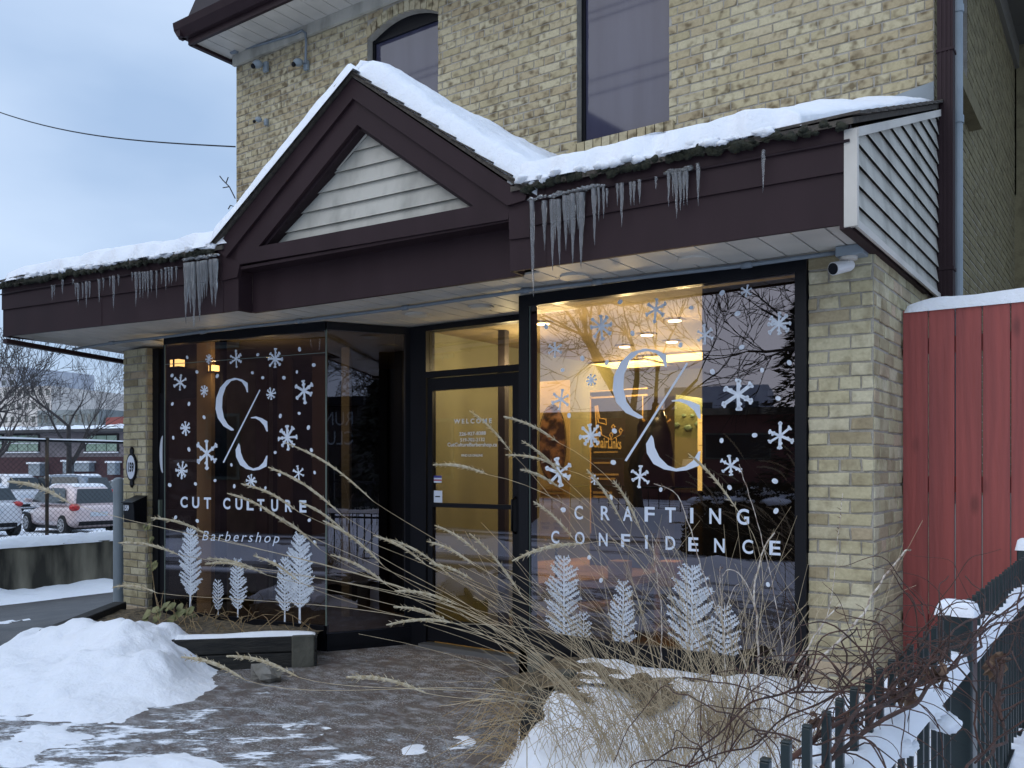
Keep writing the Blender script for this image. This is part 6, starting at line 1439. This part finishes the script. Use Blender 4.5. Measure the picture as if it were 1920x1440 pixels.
conifer('dense dark evergreen mirrored in the narrow angled window', (15.5, .75, 0), 4.3, 1.9, 6, 5200)

# ================================================================ FAR BUILDINGS
def building(name, lab, cat, A, B, depth, z0, H, mat, wins=None, roof=None, wmat=None, rows=None):
    """front wall from A to B (plan), body extends away by depth (towards +n'), windows as proud frames"""
    P = Plane(A, B); t = thing(name, lab, cat, (A[0], A[1], z0)); b = MB(); pb(b, P, 0, P.len, z0, z0+H, -depth, 0); b.build('wall', mat, t)
    if roof: b = MB(); pb(b, P, -.3, P.len+.3, z0+H+.002, z0+H+.30, -depth-.3, .35); b.build('roof', roof, t)
    for (u, z, w, h) in (wins or []):
        b = MB(); pb(b, P, u, u+w, z, z+h, .002, .05); f = b.build('window', m_edge if wmat is None else m_black, t)
        b = MB(); pb(b, P, u+.08, u+w-.08, z+.08, z+h-.08, .052, .06); b.build('pane', wmat or m_carglass, f)
    return t, P
m_maroon = M('maroon_brick', (.055,.026,.032), .9, (.07,.034,.038), 4); m_green_win = M('green_panel', (.20,.30,.22), .5, (.28,.38,.30), 1.2); m_far = M('pale_block', (.60,.55,.50), .9, (.46,.42,.39), .5); m_far2 = M('far_tower', (.36,.38,.43), .9, (.48,.49,.52), .35)
A = atT(-120, 880, 62); B = atT(233, 880, 57); PA = Plane((A.x, A.y), (B.x, B.y)); zz0 = LZ
zr_ = CZ+(880-820)/FP*58
t, P = building('low_school', 'long low dark red building with green glazed panels and a snowy flat roof', 'building', (A.x, A.y), (B.x+.3, B.y), 12, zz0, 3.95+.5-zz0-.6, m_maroon)
top = zz0+3.95+.5-zz0-.6
m_upw = M('upper_panel', (.13,.115,.125), .8, (.19,.17,.18), 1)
b = MB(); u0 = P.px(-120, 830)[0]; zA = P.px(100, 857)[1]; pb(b, P, 0, P.len, zA, top, .003, .03); b.build('upper_wall', m_upw, t)
for x0_, x1_ in ((-50, 8), (14, 76), (160, 224)):
    a = P.px(x0_, 850)[0]; c_ = P.px(x1_, 850)[0]; z0_ = P.px(x0_, 849)[1]; z1_ = P.px(x0_, 814)[1]; b = MB(); pb(b, P, a, c_, z0_, z1_, .032, .08); f = b.build('window', m_black, t)
    b = MB(); n_ = 3
    for k in range(n_): pb(b, P, a+.12+(c_-a-.24)*k/n_+.03, a+.12+(c_-a-.24)*(k+1)/n_-.03, z0_+.1, z1_-.12, .082, .09)
    b.build('pane', m_green_win, f); b = MB(); pb(b, P, a, c_, z0_-.02, z0_+.06, .082, .2); pb(b, P, a+.1, c_-.1, (z0_+z1_)/2-.03, (z0_+z1_)/2+.03, .082, .12); b.build('sill_snow', m_snow, f)
b = MB(); pb(b, P, -1, P.len+.5, top-.02, top+.16, -13, 1.2); b.build('roof_edge', M('roof_edge', (.05,.05,.055), .8), t)
b = MB(); snow_sheet(b, P.P(-1, top+.16, 1.2), P.P(P.len+.5, top+.16, 1.2), P.P(P.len+.5, top+.2, -12), P.P(-1, top+.2, -12), 90, 8, .30, 2, (.5, .5, .5, .5), .5); b.build('roof_snow', m_snow, t, smooth=True)
for x0_, y0_, x1_, y1_ in ((150,868,178,884),(129,866,140,888),(212,868,226,890),(65,870,86,892)):
    a = P.px(x0_, y1_); c_ = P.px(x1_, y0_); b = MB(); pb(b, P, a[0], c_[0], a[1], c_[1], .031, .5); f = b.build('wall_unit', m_pipe, t); b = MB(); pb(b, P, a[0]-.1, c_[0]+.1, c_[1]+.001, c_[1]+.12, .0, .6); b.build('unit_snow', m_snow, f)
def tower(lab, x0_, x1_, ytop, T_, mat, rows, cols, name='apartment_block'):
    A = atT(x0_, 880, T_); B = atT(x1_, 880, T_*.97); zt_ = CZ+(880-ytop)/FP*T_; P = Plane((A.x, A.y), (B.x, B.y)); H = zt_-LZ; wins = []
    for r in range(rows):
        for c_ in range(cols): wins.append((P.len*(c_+.25)/cols, LZ+H*(r+.3)/rows, P.len/cols*.5, H/rows*.45))
    return building(name, lab, 'building', (A.x, A.y), (B.x, B.y), 25, LZ, H, mat, wins)
tower('pale beige apartment block far behind the bare tree', -60, 96, 728, 170, m_far, 7, 12)
tower('blue grey apartment tower on the horizon next to the left brick pier', 205, 262, 742, 260, m_far2, 16, 7)
tower('grey blue flat topped block rising behind the beige apartments at far left', -60, 30, 692, 240, m_far2, 10, 6)
tower('small red brick house roof line far behind beside the pier', 198, 250, 783, 90, M('red_far', (.22,.06,.05), .9), 2, 4, 'brick_house')
tower('grey green low block behind the bare tree trunk', 70, 185, 770, 120, M('grey_far', (.16,.18,.18), .9, (.22,.24,.24), .6), 4, 10)

# ================================================================ ACROSS THE STREET (seen mirrored in the glass)
m_brownbrick = M('brown_brick', (.13,.07,.06), .9, (.17,.095,.08), 3); m_redb = M('dark_red_brick', (.16,.06,.055), .9, (.13,.05,.05), 3)
wins = [(u, z, .95, 1.5) for u in (2.0, 5.2, 8.4, 11.6, 14.8, 17.5) for z in (1.2, 4.2, 7.2)]
t, P = building('brown_brick_building', 'tall brown brick building across the street mirrored in the left window', 'building', (-11.8, -6.0), (-36, -8.2), 1.9, -.2, 10.5, m_brownbrick, wins, m_black)
b = MB(); b.prism([(-12.8, -8.0, -.2), (-36, -10.2, -.2), (-38, -17, -.2), (-18, -15.5, -.2)], (0, 0, 10.2)); b.build('rear_wing', m_brownbrick, t)
t, P = building('flat_roof_building', 'single storey dark red building mirrored in the right window', 'building', (-10.0, -30), (-27, -26.5), 12, 0, 3.9, m_redb, [(3.4, 1.9, 3.0, 1.2), (10, 1.9, 2.4, 1.2)], m_concrete)
t, P = building('apartment_tower', 'grey stepped apartment tower mirrored behind the dark red building', 'building', (-66, -182), (-88, -176), 20, 0, 20, m_far2, [(2+5*c_, 3+3*r, 3, 1.4) for c_ in range(4) for r in range(5)])
t, P = building('dark_pavilion', 'dark walled pavilion with pale lettering mirrored in the narrow angled window', 'building', (19, -.75), (19, -9), 6, 0, 3.7, m_dark, [], m_black)
for wd, z_ in (('RUN', 3.0), ('CLUB', 2.3)):
    v, f = text2d(wd); flat(P, [(.12+q[0]*.55, z_+q[1]*.7) for q in v], f, .012).build('lettering', m_pipe, t)
hf('snow_field', 1.6, 24, -.2, 9, .2, lambda X, Y_: .16+.10*fb(X, Y_, .8, 3)+.05*fb(X, Y_, 2.5, 5), m_snow, None, None, 'structure')
t = thing('entry_railing', 'black metal railing with white handrail mirrored in the narrow angled window', 'railing', (7.5, 2, .1)); b = MB()
for z in (1.15, .35): b.tube([(7.5, -3, z), (7.5, 5.5, z)], .025, 6)
b.build('rail', m_black, t); b = MB()
for i in range(60): b.tube([(7.5, -3+i*.14, .1), (7.5, -3+i*.14, 1.15)], .010, 4)
for y in (-.6, 1.4, 3.0): b.box((7.45, y, 0), (7.55, y+.1, 1.4))
b.build('bars', m_black, t); MB().tube([(6.2, 1.1, .2), (7.4, .2, 1.35), (7.5, .15, 1.45)], .03, 8).build('handrail', m_white, t)
# snowbanks, hedge
def sb(X, Y_): 
    return .26*math.exp(-((Y_+1.6-.25*fb(X, 0, .4))/.55)**2)*(1+.5*fb(X, Y_, 1.2)+.2*fb(X, Y_, 4))-.05
hf('snow_bank', -24, 7, -3.4, -.4, .12, sb, m_snow, None, None, 'structure')
def sb2(X, Y_): return .55*math.exp(-((Y_+8.3-.3*fb(X, 0, .4, 4))/.8)**2)*(1+.5*fb(X, Y_, 1.2, 3)+.2*fb(X, Y_, 4))-.05
hf('snow_bank', -24, 7, -10.2, -6.6, .15, sb2, m_snow, None, None, 'structure')
rr = random.Random(6); t = thing('hedge', 'rounded dark hedge topped with snow, mirrored in the right window', 'hedge', (-5.4, -4.6, 0)); b = MB()
hc = Vector((-5.1, -4.7, .0))
for i in range(6500):
    a = rr.uniform(0, 6.28); ph = rr.uniform(0, 1); r = rr.uniform(.9, 1.03); v = Vector((math.cos(a)*1.35*math.cos(ph*1.57)**.45*r, math.sin(a)*.9*math.cos(ph*1.57)**.45*r, 1.15*math.sin(ph*1.57)*r)); c_ = hc+v
    d = Vector((rr.uniform(-1, 1), rr.uniform(-1, 1), rr.uniform(-1, 1))).normalized(); s_ = d.orthogonal()*.03; b.add([c_-s_, c_+d*.09, c_+s_], [(0, 1, 2)])
b.sphere(hc+Vector((0, 0, .1)), 1, 16, 10, sc=(1.2, .8, 1.0)); b.build('leaf', M('hedge_leaf', (.010,.014,.010), .9, (.02,.026,.016), 5), t)
b = MB()
for i in range(45):
    a = rr.uniform(0, 6.28); r = rr.random()**.5; b.sphere(hc+Vector((math.cos(a)*r*1.1, math.sin(a)*r*.7, 1.10-.22*r*r)), rr.uniform(.08, .2), 8, 6, sc=(1.4, 1.2, .35), jit=.5)
b.build('snow_cap', m_snow, t, smooth=True)
# railing on the far pavement
t = thing('street_railing', 'low black railing across the street mirrored below the slashed logo', 'railing', (-12, -11.5, 0)); b = MB()
for z in (.95, .2): b.tube([(-24, -11.4, z), (-3, -11.4, z)], .03, 6)
b.build('rail', m_black, t); b = MB()
for i in range(70): b.tube([(-24+i*.3, -11.4, .05), (-24+i*.3, -11.4, .95)], .012, 4)
b.build('bars', m_black, t)
# utility wires over the street
for (Y_, z, lb) in ((-5.0, 10.7, 'lowest but one'), (-5.3, 10.5, 'lowest'), (-4.6, 11.9, 'second from the top'), (-4.7, 12.15, 'topmost')):
    o = MB().tube([(-60+i*4, Y_, z-.0009*abs(i*4-50)) for i in range(26)], .016, 4).build('utility_wire', m_black, None, loc=(-10, Y_, z)); tag(o, lb+' utility wire over the street, mirrored in the upstairs windows', 'wire', 'utility wires over the street')
